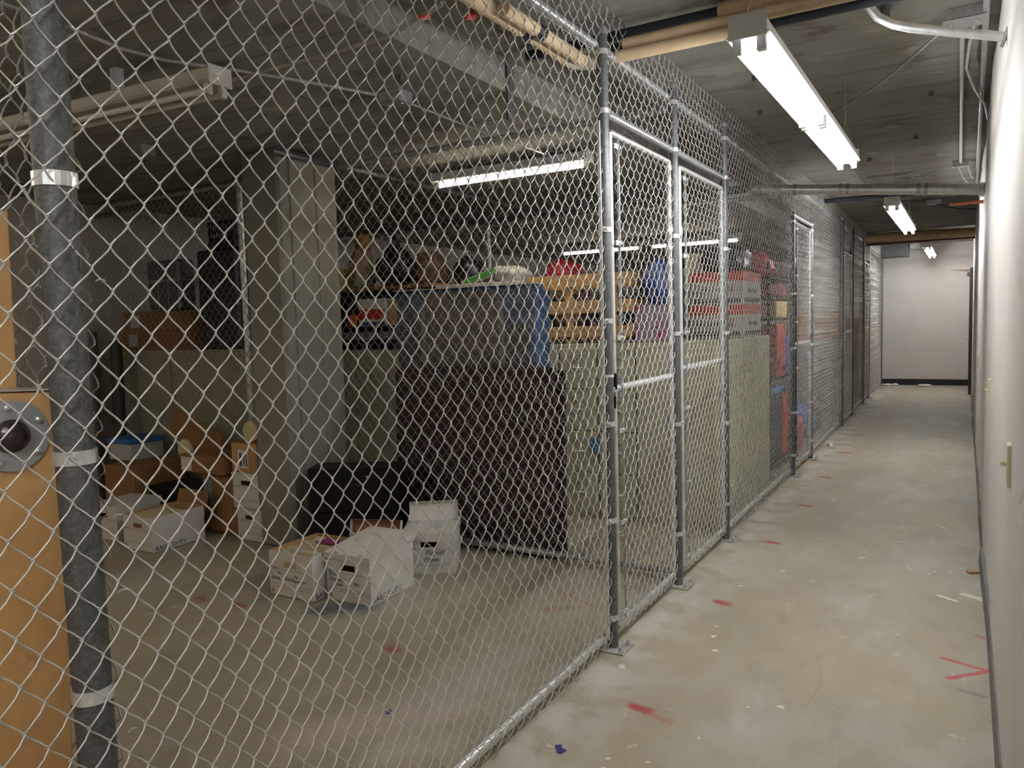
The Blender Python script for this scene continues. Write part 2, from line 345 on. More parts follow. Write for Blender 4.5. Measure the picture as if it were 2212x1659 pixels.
# ------------------------------------------------------------------ chain link
HS, HZ = .03675, .04175
def fabric(name, parent, p0, p1, z0, z1, mat, lod=0, phase=.799, zref=1.416, barb=True, nside=1, amp=1.0, base=0.0, **kw):
    """woven diamond mesh from plan point p0 to p1; s runs along the fence, base = s value at p0"""
    p0 = np.array(p0, float); p1 = np.array(p1, float); Lh = np.linalg.norm(p1-p0); u = (p1-p0)/Lh; n = np.array([u[1], -u[0]])*nside
    tp, sides, r = [([0,.05,.13,.28,.5,.72,.87,.95], 6, .0019), ([0,.1,.35,.65,.9], 4, .0019), ([0,.3,.7], 3, .0019)][lod]
    k0 = round((base-phase)/HS); k1 = round((base+Lh-phase)/HS)
    d, e = .0060, .0028
    V = []; F = []; nv = 0
    tmpl = {}
    for par in (0, 1):
        a = zref - (HZ if par else 0)
        j0 = math.ceil((z0-a)/HZ); j1 = math.floor((z1-a)/HZ)
        pts = []
        if barb: pts.append((HS*.5 + (HS*.12 if j0 % 2 else -HS*.12), -d, a + j0*HZ - .018))
        for j in range(j0, j1):
            left = (j % 2 == 0); sg = 1 if left else -1
            for t in tp:
                ss = t - .045*math.sin(2*PI*t); s_ = ss if left else 1-ss
                bul = 0 if t == 0 else 1
                zz = a + HZ*(j + t)
                if t == 0: sv = (-e if left else HS+e); nv_ = 0
                else: sv = min(max(HS*s_, .001), HS-.001); nv_ = sg*(.0012+d*math.sin(PI*t)**.75)
                pts.append((sv, nv_, zz))
        j = j1; left = (j % 2 == 0)
        pts.append((-e if left else HS+e, 0, a+HZ*j))
        if barb: pts += [(HS*.12 if left else HS*.88, d, a+HZ*j+.010), (HS*(.2 if left else .8), 0, a+HZ*j+.030)]
        pts = np.array(pts); T = np.gradient(pts, axis=0); T /= np.linalg.norm(T, axis=1)[:,None]
        U = np.zeros_like(T); uu = np.array([0,.3,0.2]); 
        for i in range(len(T)):
            uu = uu - T[i]*uu.dot(T[i]); uu /= np.linalg.norm(uu); U[i] = uu
        Wv = np.cross(T, U); ang = np.arange(sides)*2*PI/sides
        ring = pts[:,None,:] + r*(U[:,None,:]*np.cos(ang)[None,:,None] + Wv[:,None,:]*np.sin(ang)[None,:,None])
        m = len(pts); idx = np.arange(m-1)[:,None]*sides + np.arange(sides)[None,:]; idn = np.arange(m-1)[:,None]*sides + (np.arange(sides)[None,:]+1) % sides
        tmpl[par] = (ring.reshape(-1,3), np.stack([idx, idn, idn+sides, idx+sides], -1).reshape(-1,4))
    for k in range(k0, k1):
        v, f = tmpl[k % 2]; v = v.copy(); v[:,0] += phase + k*HS - base
        V.append(v); F.append(f + nv); nv += len(v)
    V = np.concatenate(V); F = np.concatenate(F)
    s, q, z = V[:,0].copy(), V[:,1].copy(), V[:,2].copy(); sg = s + base
    q2 = q + amp*(.0035*np.sin(sg*2.3+z*1.9) + .002*np.sin(sg*5.7-z*3.1))
    s2 = s + amp*(.0025*np.sin(z*5.1+sg*3.3) + .0015*np.sin(z*11+sg*9)); z2 = z + amp*(.003*np.sin(sg*4.1+z*2.2) + .0012*np.sin(sg*17+z*5))
    O = np.array(parent['_w'])
    P = np.empty_like(V); P[:,0] = p0[0] + u[0]*s2 + n[0]*q2 - O[0]; P[:,1] = p0[1] + u[1]*s2 + n[1]*q2 - O[1]; P[:,2] = z2 - O[2]
    me = bpy.data.meshes.new(name); me.vertices.add(len(P)); me.vertices.foreach_set('co', P.ravel())
    me.loops.add(F.size); me.loops.foreach_set('vertex_index', F.ravel().astype(np.int32)); me.polygons.add(len(F))
    me.polygons.foreach_set('loop_start', (np.arange(len(F))*4).astype(np.int32)); me.polygons.foreach_set('loop_total', np.full(len(F), 4, np.int32))
    me.polygons.foreach_set('use_smooth', np.ones(len(F), bool)); me.materials.append(mat); me.update(calc_edges=True)
    o = bpy.data.objects.new(name, me); COL.objects.link(o); o.parent = parent; return o

def post(th, x, y, r, z1, mat, plate_=True, cap=True, name='post'):
    p = MB().tube([(x,y,.008),(x,y,z1)], r, 24).build(name, mat, th, world=True)
    if cap: MB().lathe([(r+.003,0),(r+.003,.02),(r*.8,.034),(.004,.042)], (x,y,z1-.012), n=20).build('post_cap', galv_m, th, world=True)
    if plate_:
        MB().box(x-.055, x+.075, y-.065, y+.065, 0, .009, c=.002).build('base_plate', plate, th, world=True)
        for dx, dy in ((.055,-.045),(.055,.045)): MB().lathe([(.013,0),(.013,.004),(.009,.004),(.009,.012),(.005,.012),(.005,.022)], (x+dx,y+dy,.009), n=6).build('anchor_bolt', bolt_m, th, world=True)
    return p
def band(th, x, y, z, r, mat=None, tab=(0,-1), h=.022, name='tension_band'):
    m = MB(); m.lathe([(r+.0005,-h/2),(r+.003,-h/2),(r+.003,h/2),(r+.0005,h/2)], (x,y,z), n=24)
    tx, ty = tab; a = r; b2 = r+.026
    if tx == 0: m.box(x-.004+.012, x+.004+.012, y+ty*a, y+ty*b2, z-h/2, z+h/2); m.lathe([(.007,0),(.007,.016)], (x+.014, y+ty*(b2-.008), z), ax=(1,0,0), n=10)
    else: m.box(x+tx*a, x+tx*b2, y-.004, y+.004, z-h/2, z+h/2)
    return m.build(name, mat or galv_l, th, world=True)
def xf(y): return -1.37 if y < 8.3 else -1.37 - (y-8.3)*.0142
def rail(th, y0, y1, z, r, mat, name, dx=-.028): return MB().tube([(xf(y0)+dx,y0,z),(xf(y1)+dx,y1,z)], r, 18).build(name, mat, th, world=True)
def bar(th, y, z0, z1, name='tension_bar', dx=.001): return MB().box(xf(y)+dx-.008, xf(y)+dx+.008, y-.003, y+.003, z0, z1, c=.0015).build(name, galv_l, th, world=True)
def tie(th, x, y, z, r):
    pts = [(x + (r+.004)*math.cos(a)+.012, y, z + (r+.006)*math.sin(a)) for a in np.linspace(.5, 2*PI-.2, 14)]
    return MB().tube(pts, .0016, 5).build('tie_wire', galv_l, th, world=True)

def bay(y0, y1, z0, z1, label, lod, endpost=None, pr=.027, ptop=2.745, bottom=True, top=True, base_plate=True, bands=True, barb=True, name='chain_link_fence', amp=1.0):
    th = thing(name, label, 'fence', (xf((y0+y1)/2)-.03, y0, 0), group=None)
    fabric('wire_mesh', th, (xf(y0), y0), (xf(y1), y1), z0, z1, wire, lod, base=y0, barb=barb, amp=amp)
    if top: rail(th, y0, y1, 2.69, .021, galv_m, 'top_rail')
    if bottom: rail(th, y0+.01, y1-.01, .062, .020, galv_l, 'bottom_rail')
    if endpost: post(th, xf(endpost)-.004, endpost, pr, ptop, galv, base_plate)
    return th

# bay left of the camera's left edge and first big post
A = bay(-1.6, .80, .02, 2.86, 'chain-link fence bay at the left edge, in front of the brown cartons', 1, top=True)
B = bay(.80, 3.135, .02, 2.86, 'nearest large chain-link fence bay with the dark galvanized post at the left', 0)
galv_k = M('galv_weathered', (.085,.085,.08), .6, .25, (.16,.16,.15), 130, .45, .75, bump=.15, bsc=260, det=9)
post(B, -1.412, .80, .034, 2.72, galv_k, True)
for z in (1.78, 1.28, .83, .30, 2.30): band(B, -1.412, .80, z, .034, galv_l, tab=(-1,0), h=.026)
for z in (1.60, 1.16, 1.015, .74): MB().tube([(-1.372,.838+dy,z+.004*math.sin(dy*160)) for dy in (.0,.005,.010,.015,.018)] , .0015, 5).build('tie_wire', galv_l, B, world=True)
GX = -1.374
bar(B, 3.118, .06, 2.36, dx=-.002)
for y in (1.3, 1.75, 2.2, 2.65): tie(B, -1.40, y, .062, .02)
for y in (1.2, 1.8, 2.4, 2.95): tie(B, -1.40, y, 2.69, .021)
for z in (1.90,1.5,1.04,.60,.15): band(B, GX, 3.175, z, .025, tab=(0,-1))
# gate posts
G = bay(3.14, 5.12, 2.40, 2.87, 'fence strip above the two nearest gates, carried by three posts', 0, bottom=False, name='chain_link_fence')
for y in (3.175, 4.115, 5.125): post(G, GX, y, .025, 2.745, galv)
rail(G, 3.2, 5.12, 2.41, .019, galv_m, 'header_rail', dx=-.008)
for y in (3.175, 4.115, 5.125):
    for z in (2.41, 2.66): band(G, GX, y, z, .025, tab=(0,1))
for y in (3.4,3.7,4.0,4.4,4.8): tie(G, -1.40, y, 2.69, .021)
for z in (1.95, 1.42, .92, .30): band(G, GX, 4.115, z, .025, tab=(0,1), mat=galv_l)
MB().lathe([(.0253,0),(.0263,0),(.0263,.012),(.0253,.012)], (GX,3.175,1.25), n=24).build('white_sticker', whitec, G, world=True)

def gate(y0, y1, z0, z1, mid, label, lod, hinge_y, latch=True, phase=.799, zref=1.40):
    th = thing('chain_link_gate', label, 'gate', (xf(y0)-.03, y0, 0))
    dx = -.006
    for y in (y0, y1): MB().tube([(xf(y)+dx,y,z0),(xf(y)+dx,y,z1)], .0145, 16).build('frame_post', steel_w, th, world=True)
    for z, nm in ((z0,'bottom_rail'),(z1,'top_rail'),(mid,'mid_rail')): MB().tube([(xf(y0)+dx,y0,z),(xf(y1)+dx,y1,z)], .0145 if nm!='mid_rail' else .018, 16).build(nm, steel_w, th, world=True)
    fabric('wire_mesh', th, (xf(y0)+.016, y0+.03), (xf(y1)+.016, y1-.01), z0-.03, z1+.01, wire, lod, base=y0+.03, barb=False, phase=phase, zref=zref)
    MB().box(xf(y0)+.008, xf(y0)+.020, y0+.050, y0+.055, z0+.02, z1-.02).build('tension_bar', galv_m, th, world=True)
    for k in range(6):
        z = z0 + .06 + (z1-z0-.12)*k/5
        MB().lathe([(.015,-.011),(.0175,-.011),(.0175,.011),(.015,.011)], (xf(y0)+dx,y0,z), n=16).box(xf(y0)+.016, xf(y0)+.020, y0, y0+.062, z-.011, z+.011).lathe([(.007,0),(.007,.008)], (xf(y0)+.020,y0+.053,z), ax=(1,0,0), n=8).build('tension_band', galv_l, th, world=True)
        MB().lathe([(.015,-.011),(.0175,-.011),(.0175,.011),(.015,.011)], (xf(y1)+dx,y1,z+.03), n=16).build('tension_band', galv_l, th, world=True)
    for z in (z0+.35, z1-.35):
        MB().lathe([(.015,-.02),(.019,-.02),(.019,.02),(.015,.02)], (xf(hinge_y)+dx,hinge_y,z), n=16).lathe([(.012,-.012),(.012,.012)], (xf(hinge_y)+dx-.005,hinge_y+(.035 if hinge_y==y1 else -.035),z), ax=(1,0,0), n=12).build('hinge', galv_l, th, world=True)
    if latch:
        ly = y0 if hinge_y == y1 else y1
        MB().box(xf(ly)-.03, xf(ly)+.014, ly-.04, ly+.008, mid-.012, mid+.012, c=.003).box(xf(ly)-.002, xf(ly)+.012, ly-.012, ly+.004, mid-.055, mid+.045, c=.003).build('latch', galv_l, th, world=True)
        MB().box(xf(ly)+.004, xf(ly)+.020, ly-.026, ly-.012, mid+.0, mid+.075, c=.004).box(xf(ly)+.002, xf(ly)+.012, ly-.020, ly-.010, mid-.085, mid-.03, c=.002).build('latch_catch', black_e, th, world=True)
    return th
gate(3.24, 4.035, .085, 2.335, 1.19, 'nearest chain-link gate, with black-tipped latch beside the front gate post', 0, 4.035)
gate(4.205, 5.055, .085, 2.335, 1.22, 'second nearest chain-link gate, between the second and third corridor posts', 0, 4.205, latch=False)
C = bay(5.155, 7.42, .02, 2.88, 'chain-link fence bay in front of the stacked orange and grey cartons', 1)
bar(C, 5.17, .06, 2.36)
for z in (1.9,1.35,.75,.2): band(C, GX, 5.125, z+.05, .025, tab=(0,1))
for y in (5.6,6.1,6.6,7.1): tie(C, -1.40, y, .062, .02)
D0 = bay(7.43, 8.45, 2.42, 2.89, 'fence strip above the white-framed gate midway down the corridor', 1, bottom=False)
for y in (7.46, 8.42): post(D0, GX, y, .025, 2.42, galv); 
for y in (7.46, 8.42):
    for z in (2.36,1.7,1.2,.6,.2): band(D0, GX, y, z, .025, tab=(0,1))
rail(D0, 7.44, 8.44, 2.42, .02, galv_l, 'header_rail', dx=-.008)
gate(7.53, 8.34, .09, 2.36, 1.23, 'white-framed chain-link gate midway down the corridor', 1, 7.53)
D = bay(8.47, 11.02, .02, 2.9, 'long chain-link fence bay beyond the midway gate', 2, 11.04)
E0 = bay(11.05, 12.25, 2.38, 2.9, 'fence strip above the dark gate far down the corridor', 2, 12.26, bottom=False)
gate(11.12, 12.18, .07, 2.33, 1.25, 'dark chain-link gate far down the corridor, with a tag on it', 2, 12.18)
E = bay(12.28, 13.85, .02, 2.9, 'narrow chain-link fence bay between the dark gate and the last gate', 2, 13.87)
F0 = bay(13.9, 14.9, 2.4, 2.9, 'fence strip above the farthest gate', 2, 14.9, bottom=False)
gate(13.95, 14.82, .07, 2.35, 1.25, 'farthest chain-link gate, just before the end wall', 2, 14.82)
F = bay(14.93, YE-.06, .02, 2.86, 'last chain-link fence bay, meeting the end wall', 2, YE-.05)

# inner partitions
def xbay(x0, x1, y, z0, z1, label, lod, rz, rr=.021, posts=(), mat=wire_in, rmat=galv_m, bz=.05, zref=1.40, phase=.02):
    th = thing('chain_link_partition', label, 'fence', ((x0+x1)/2, y, 0))
    fabric('wire_mesh', th, (x0, y), (x1, y), z0, z1, mat, lod, base=x0, phase=phase, zref=zref, nside=1)
    MB().tube([(x0,y+.024,rz),(x1,y+.024,rz)], rr, 14).build('top_rail', rmat, th, world=True)
    if bz: MB().tube([(x0,y+.024,bz),(x1,y+.024,bz)], .021, 14).build('bottom_rail', rmat, th, world=True)
    for px in posts: post(th, px, y+.035, .026, rz+.01, galv_l, False, False)
    return th
xbay(-3.885, -1.45, 4.18, .02, 2.695, 'inner chain-link partition between the concrete column and the corridor fence', 1, 2.655)
xbay(-6.93, -4.26, 4.18, .02, 2.68, 'inner chain-link partition left of the concrete column, in front of the cream cabinets', 1, 2.655, posts=(-4.92,))
xbay(-6.93, -1.45, 7.12, .02, 2.62, 'rear chain-link partition behind the cream cabinets', 2, 2.56, posts=(-4.47,), rmat=galv_l)
xbay(-3.3, -1.46, .87, .02, 2.60, 'chain-link partition behind the brown cartons at the left edge', 1, 2.62)
MB().tube([(-5.14,4.24,2.66),(-6.96,4.30,2.60)], .02, 14).build('brace_pipe', galv, label='dark brace pipe above the cream cabinets by the left wall', cat='pipe')

# ------------------------------------------------------------------ cartons at far left
def tilted(x0,x1,y0,y1,z0,z1,ang):
    m = MB(); m.box(x0,x1,y0,y1,z0,z1,c=.004); R_ = Matrix.Rotation(ang,3,'X'); p = Vector((0,(y0+y1)/2,0)); m.v = [tuple(R_ @ (Vector(v)-p) + p) for v in m.v]
    zm = min(v[2] for v in m.v); m.v = [(v[0],v[1],v[2]-zm) for v in m.v]; return m
t = thing('tall_carton', 'tall kraft carton with a round metal flange, behind the fence at the left edge', 'carton', (-1.6,.6,0))
tilted(-1.62,-1.476,.36,.755,0,1.40,-.050).build('carton_body', kraft, t, world=True)
tilted(-1.61,-1.474,.37,.745,1.404,1.407,-.050).build('top_tape', M('grey_tape',(.42,.39,.34),.3), t, world=True)
kids(t)[-1].location.z += 1.40
def ring(cx, cy, cz, r0, r1, x0, x1, n=40):
    m = MB(); vs = []
    for k in range(n):
        a = 2*PI*k/n
        for r, x in ((r0,x0),(r1,x0),(r1,x1),(r0,x1)): vs.append((x, cy+r*math.cos(a), cz+r*math.sin(a)))
    fs = []
    for k in range(n):
        for q in range(4): fs.append((k*4+q, k*4+(q+1)%4, ((k+1)%n)*4+(q+1)%4, ((k+1)%n)*4+q))
    m.add(vs, fs); return m
fl = ring(-1.45, .725, 1.325, .030, .064, -1.476, -1.471).build('metal_flange', M('flange_zinc',(.42,.43,.43),.4,.5), t, world=True)
m = MB(); m.lathe([(.031,0),(.030,.008),(.026,.017),(.018,.024),(.008,.028),(.002,.029)], (-1.4745,.722,1.325), ax=(1,0,0), n=28); m.build('knob', M('dark_bronze',(.05,.03,.03),.25,.4), fl, world=False)
kids(fl)[-1].location = -Vector(t['_w'])
for a in (.5,1.7,2.9,4.2,5.6):
    MB().lathe([(.006,0),(.006,.003),(.003,.006)], (-1.471,.725+.052*math.cos(a),1.325+.052*math.sin(a)), ax=(1,0,0), n=10).build('screw', bolt_m, fl); kids(fl)[-1].location = -Vector(t['_w'])
tilted(-1.86,-1.64,.40,.790,0,1.755,-.025).build('tall_carton', kraft, label='taller kraft carton standing behind the flanged one at the left edge', cat='carton')

# ------------------------------------------------------------------ text
def text(s, parent, size, loc, rot, mat, name, ext=.0004, shear=0, space=1.0):
    cu = bpy.data.curves.new(name, 'FONT'); cu.body = s; cu.size = size; cu.extrude = ext; cu.shear = shear; cu.space_character = space; cu.resolution_u = 2
    ob = bpy.data.objects.new(name, cu); COL.objects.link(ob); bpy.context.view_layer.update()
    me = bpy.data.meshes.new_from_object(ob.evaluated_get(bpy.context.evaluated_depsgraph_get())); bpy.data.objects.remove(ob)
    me.materials.clear(); me.materials.append(mat); me.name = name
    o = bpy.data.objects.new(name, me); COL.objects.link(o); o.parent = parent; o.location = loc; o.rotation_euler = rot; return o
FR = (PI/2,0,0); SD = (PI/2,0,PI/2)

# ------------------------------------------------------------------ file boxes
def bankers(label, loc, rz, w=.305, d=.385, h=.255, lid=None, hole=kraft, notes=(), duty=False, group=None):
    t = thing('file_box', label, 'file box', loc, rz, group)
    m = MB(); q = .002
    hx, hz0, hz1 = .048, h*.66, h*.79
    def wall(x0,x1,y0,y1,z0,z1,mi): m.box(x0,x1,y0,y1,z0,z1,mi)
    for (o0, o1, mi) in ((0,q,0),(q,2*q,1)):
        for (x0,x1,z0,z1) in ((o0,w/2-hx,0,h),(w/2+hx,w-o0,0,h),(w/2-hx,w/2+hx,0,hz0),(w/2-hx,w/2+hx,hz1,h)):
            wall(x0,x1,o0,o1,z0+.001*mi,z1,mi); wall(x0,x1,d-o1,d-o0,z0+.001*mi,z1,mi)
        wall(o0,o1,q+o0,d-q-o0,.001*mi,h,mi); wall(w-o1,w-o0,q+o0,d-q-o0,.001*mi,h,mi)
    wall(0,w,0,d,0,.003,0); m.build('box_body', [whitec, kraft], t)
    if hole is not None: MB().box(w/2-hx+.002,w/2+hx-.002,.001,.004,hz0+.002,hz1-.002).build('hand_hole_flap', hole, t)
    L_ = MB()
    for k in (.60,.26,.20): L_.box(.012,w-.015,-.0006,.0004,h*k,h*k+.0016)
    for x in (.10,.17,.23): L_.box(x,x+.0012,-.0006,.0004,h*.20,h*.26)
    L_.build('printed_lines', ink_g, t)
    text('CONTENTS', t, .012, (.012,-.0004,h*.61), FR, ink_g, 'printed_word')
    MB().box(.012,.030,-.0006,.0004,.018,.040).build('red_stamp', ink_r, t)
    for (s, sz, x, z) in notes: text(s, t, sz, (x,-.0006,z), (PI/2,-.03,0), ink, 'handwriting', shear=.3)
    if duty: text('BASIC DUTY', t, .043, (w+.0004,.016,.012), SD, ink, 'printed_word', space=1.02)
    if lid == 'on':
        MB().box(-.006,w+.006,-.006,d+.006,h+.001,h+.004).box(-.006,w+.006,-.006,-.003,h-.045,h+.001).box(-.006,w+.006,d+.003,d+.006,h-.045,h+.001).box(-.006,-.003,-.003,d+.003,h-.045,h+.001).box(w+.003,w+.006,-.003,d+.003,h-.045,h+.001).build('lid', whitec, t)
        [MB().box(xx,xx+.035,.004,.007,h+.0038,h+.0046).build('lid_slot', dark, t) for xx in (.05,w-.085)]
    return t
ba = bankers('open white file box with files and a pale hand hole, leftmost of the near three', (-3.405,2.985,0), 0, w=.335, h=.258, hole=M('pale_flap',(.55,.42,.26),.8), duty=True, notes=(('From',.036,.012,.122),("Fareea's Desk",.030,.012,.092),('- Pin',.026,.175,.115),('- Paperware',.024,.165,.092)))
bb = bankers('white file box with a tilted lid and dark hand hole, middle of the near three', (-3.050,3.075,0), .02, w=.312, h=.262, hole=None, duty=True, notes=(('From',.030,.015,.135),("Fareea's",.030,.018,.108),('Desk',.028,.055,.082),('files',.026,.19,.10)))
# tilted lid on the middle box, the open lid of the farthest one, the brown-backed lid of the leftmost one
def lidpart(parent, boxes, mats, loc, rot, label):
    m = MB()
    for b_ in boxes: m.box(*b_)
    o = m.build('lid', mats, parent, label=label); o.location = loc; o.rotation_euler = rot; return o
lo = lidpart(bb, [(-.008,.322,-.008,.405,0,.003),(-.008,.322,-.008,-.005,-.034,0),(-.008,-.005,-.005,.405,-.034,0),(.319,.322,-.005,.405,-.034,0),(-.005,.319,.402,.405,-.034,0)], whitec, (0,-.002,.266), (.11,0,0), 'white lid tilted up at the back')
for x in (.05,.225): MB().box(x,x+.035,.006,.010,.0028,.0042).build('lid_slot', dark, lo)
bc = bankers('white file box with lid set askew, farthest of the near three, beside the partition', (-2.915,3.59,0), .50, w=.305, h=.250, lid='on', hole=None, notes=(('Playset',.042,.13,.118),('Papers',.042,.12,.075)))
lidpart(bc, [(-.155,.155,0,.003,0,.12),(-.155,.155,-.03,0,.117,.12),(-.155,-.152,-.03,0,0,.12),(.152,.155,-.03,0,0,.12)], whitec, (.15,.30,.256), (-.3,0,.1), 'second white lid standing open at the back')
lidpart(ba, [(0,.32,0,.003,0,.14,0),(0,.32,-.035,0,.137,.14,0),(0,.003,-.035,0,0,.14,1),(.317,.32,-.035,0,0,.14,1)], [kraft_d, whitec], (.20,.46,.20), (-.35,0,.35), 'lid propped behind the boxes, brown inside showing')
# folders in the near box
f = MB(); f.box(0,.30,0,.0035,0,.225); f.box(.02,.09,0,.0035,.225,.236); fo = f.build('file_folder', manila, label='manila folder standing in the leftmost near file box', cat='folder', group='folders in the open file box')
fo.location = (-3.238,3.02,.005)
fo_white = fo.data.copy(); fo_white.materials[0] = paper
for i in range(15):
    c_ = fo.copy(); COL.objects.link(c_); c_.location = (-3.238+random.uniform(-.006,.006), 3.035+i*.021, .004+random.uniform(0,.012)); c_.rotation_euler = (random.uniform(-.12,.02),0,random.uniform(-.02,.02))
    if i % 3 == 0: c_.scale.x = .93
    if i % 2 == 0:
        c_.data = fo_white; c_['label'] = 'white paper folder standing in the leftmost near file box'; c_['group'] = 'white folders in the open file box'
MB().box(-3.30,-3.16,3.25,3.335,.2405,.246).build('notebook', M('magenta_cover',(.28,.03,.12),.5), label='magenta notebook lying on the folders in the open file box', cat='notebook')
MB().box(-3.15,-3.09,3.20,3.33,.2405,.2445).build('paper_pad', M('lilac_paper',(.40,.36,.55),.6), label='lilac paper pad lying on the folders in the open file box', cat='paper')

# left group of boxes
bl = bankers('open white file box marked with black print, standing alone beside the far left cartons', (-5.10,3.19,0), 0, w=.325, h=.245, d=.42, hole=kraft_d, duty=True)
MB().box(-5.08,-4.80,3.22,3.50,.20,.235,c=.004).build('paper_stack', manila, label='stack of papers lying inside the left open file box', cat='paper')
fl_ = MB().box(-.16,.16,0,.004,0,.19,c=.001).build('box_flap', kraft_d, label='brown cardboard sheet standing open behind the left file box', cat='cardboard'); fl_.location=(-4.93,3.60,.16); fl_.rotation_euler=(-.30,0,.05)
MB().box(-5.13,-4.96,3.64,3.90,0,.17,c=.003).build('carton', kraft_d, label='low brown carton directly behind the left open file box', cat='carton')
bankers('plain white file box half hidden behind the big dark post, left of the open one', (-5.62,3.25,0), .1, h=.25, lid='on', hole=None)
MB().box(-5.60,-5.15,3.735,4.10,.0,.30,c=.01).build('black_tote', black_e, label='low black tote behind the left white file boxes', cat='tote')
c1 = thing('large_carton', 'large dark brown carton with rounded corner, left of the white box stack', 'carton', (-4.78,3.80,0))
MB().box(-4.95,-4.565,3.74,4.10,0,.46,c=.02).build('carton_body', kraft_d, c1, world=True)
MB().box(-4.93,-4.83,3.734,3.739,.22,.40).build('address_label', M('grey_label',(.26,.26,.27),.6), c1, world=True)
c1 = thing('carton', 'brown carton with a white label lying on the large dark carton', 'carton', (-4.84,3.87,.465))
MB().box(-5.08,-4.60,3.66,4.08,.465,.60,c=.006,rot=Matrix.Rotation(.0,3,'Y')).build('carton_body', kraft_d, c1, world=True)
MB().box(-5.06,-4.95,3.654,3.659,.48,.58).build('address_label', whitec, c1, world=True)
MB().box(-6.0,-5.62,3.62,4.1,0,.46,c=.006).build('carton', kraft_d, label='brown carton on the floor between the black tote and the left wall junk', cat='carton')
MB().box(-5.50,-4.9,3.90,3.905,.60,.82,rot=Matrix.Rotation(.35,3,'Y')).build('cardboard_sheet', kraft_d, label='slanting cardboard sheet above the carton with a white label', cat='cardboard')
MB().lathe([(.075,0),(.075,.02)], (-5.08,3.70,.625), ax=(0,1,0), n=28).build('cardboard_disc', manila, label='round tan cardboard disc propped on the labelled carton', cat='disc')
# stack by the column
s1 = bankers('white file box at the bottom of the stack beside the concrete column', (-4.525,3.70,0), .0, w=.262, h=.235, hole=dark)
s2 = bankers('white file box second from the bottom of the column stack', (-4.540,3.69,.237), .0, w=.262, h=.255, lid='on', hole=None)
s3 = thing('carton', 'small brown carton with a white and blue label on top of the column stack', 'carton', (-4.42,3.8,.497))
MB().box(-4.54,-4.28,3.69,4.05,.497,.71,c=.004).build('carton_body', kraft, s3, world=True)
MB().box(-4.47,-4.36,3.685,3.689,.53,.66).build('white_label', whitec, s3, world=True)
MB().box(-4.45,-4.43,3.6835,3.6845,.545,.64).box(-4.41,-4.40,3.6835,3.6845,.555,.63).box(-4.385,-4.375,3.6835,3.6845,.545,.63).build('dark_print', M('navy_print',(.03,.04,.10),.6), s3, world=True)
MB().lathe([(.030,0),(.075,0),(.075,.05),(.030,.05)], (-4.40,3.75,.712+.075), ax=(0,1,0), n=28).build('tape_roll', manila, label='pale tape roll standing on the carton on the column stack', cat='tape roll')
t = thing('blue_lidded_box', 'white box with a blue lid behind the big dark post at the left', 'box', (-6.05,3.95,.46))
MB().box(-6.2,-5.9,3.8,4.1,.463,.60,c=.004).build('box_body', M('grey_white_box',(.45,.45,.45),.6), t, world=True)
MB().box(-6.21,-5.89,3.79,4.11,.60,.64,c=.004).build('lid', M('blue_lid',(.03,.15,.40),.5), t, world=True)
for i,(x,y,r,mt,lb) in enumerate(((-6.30,3.95,.05,M('dark_roll',(.035,.032,.03),.6),'dark roll leaning in the left corner, closest to the cabinets'),(-6.52,3.85,.06,M('grey_roll',(.10,.095,.085),.6),'grey roll leaning in the left corner between two dark ones'),(-6.74,3.9,.05,M('brown_roll',(.05,.035,.025),.7),'dark brown roll leaning against the left wall'))):
    x -= .11; MB().tube([(x+.12,y,.01),(x-.02,y+.12,1.45+.08*i)], r, 18).build('leaning_roll', mt, label=lb, cat='roll')

# black two drawer cabinet
t = thing('lateral_file', 'low black metal file cabinet between the concrete column and the partition', 'cabinet', (-3.75,4.0,0))
R_ = Matrix.Rotation(.62,4,'Z'); t.location = (-3.72,3.62,0); t.rotation_euler = (0,0,.47)
MB().box(0,.60,.004,.24,0,.585,c=.004).build('cabinet_body', black_e, t)
for z0 in (.02,.30):
    dw = MB().box(.015,.585,-.012,.004,z0,z0+.265,c=.003).build('drawer', black_e, t)
    MB().box(.25,.37,-.018,-.012,z0+.17,z0+.185).build('handle', M('dark_handle',(.05,.05,.05),.3,.6) if z0 < .1 else bpy.data.materials['dark_handle'], dw)
MB().lathe([(.008,0),(.008,.004)], (.40,-.012,.53), ax=(0,-1,0), n=14).build('lock', bolt_m, t)

# mahogany panels leaning behind the partition
def lean(label, x0, x1, y, h, th, ang, mt):
    m = MB(); m.box(x0,x1,0,th,0,h,c=.003); R_ = Matrix.Rotation(-ang,3,'X'); m.v = [tuple(R_ @ Vector(v) + Vector((0,y,0))) for v in m.v]
    zm = min(v[2] for v in m.v); m.v = [(v[0],v[1],v[2]-zm) for v in m.v]; return m.build('wooden_panel', mt, label=label, cat='panel')
lean('large dark mahogany panel leaning behind the partition, in front of the blue wrapped unit', -3.48, -2.215, 4.235, 1.225, .030, .03, maroon)
lean('second mahogany panel directly behind the first, its edge showing at the right', -3.42, -2.165, 4.275, 1.20, .03, .035, maroon)
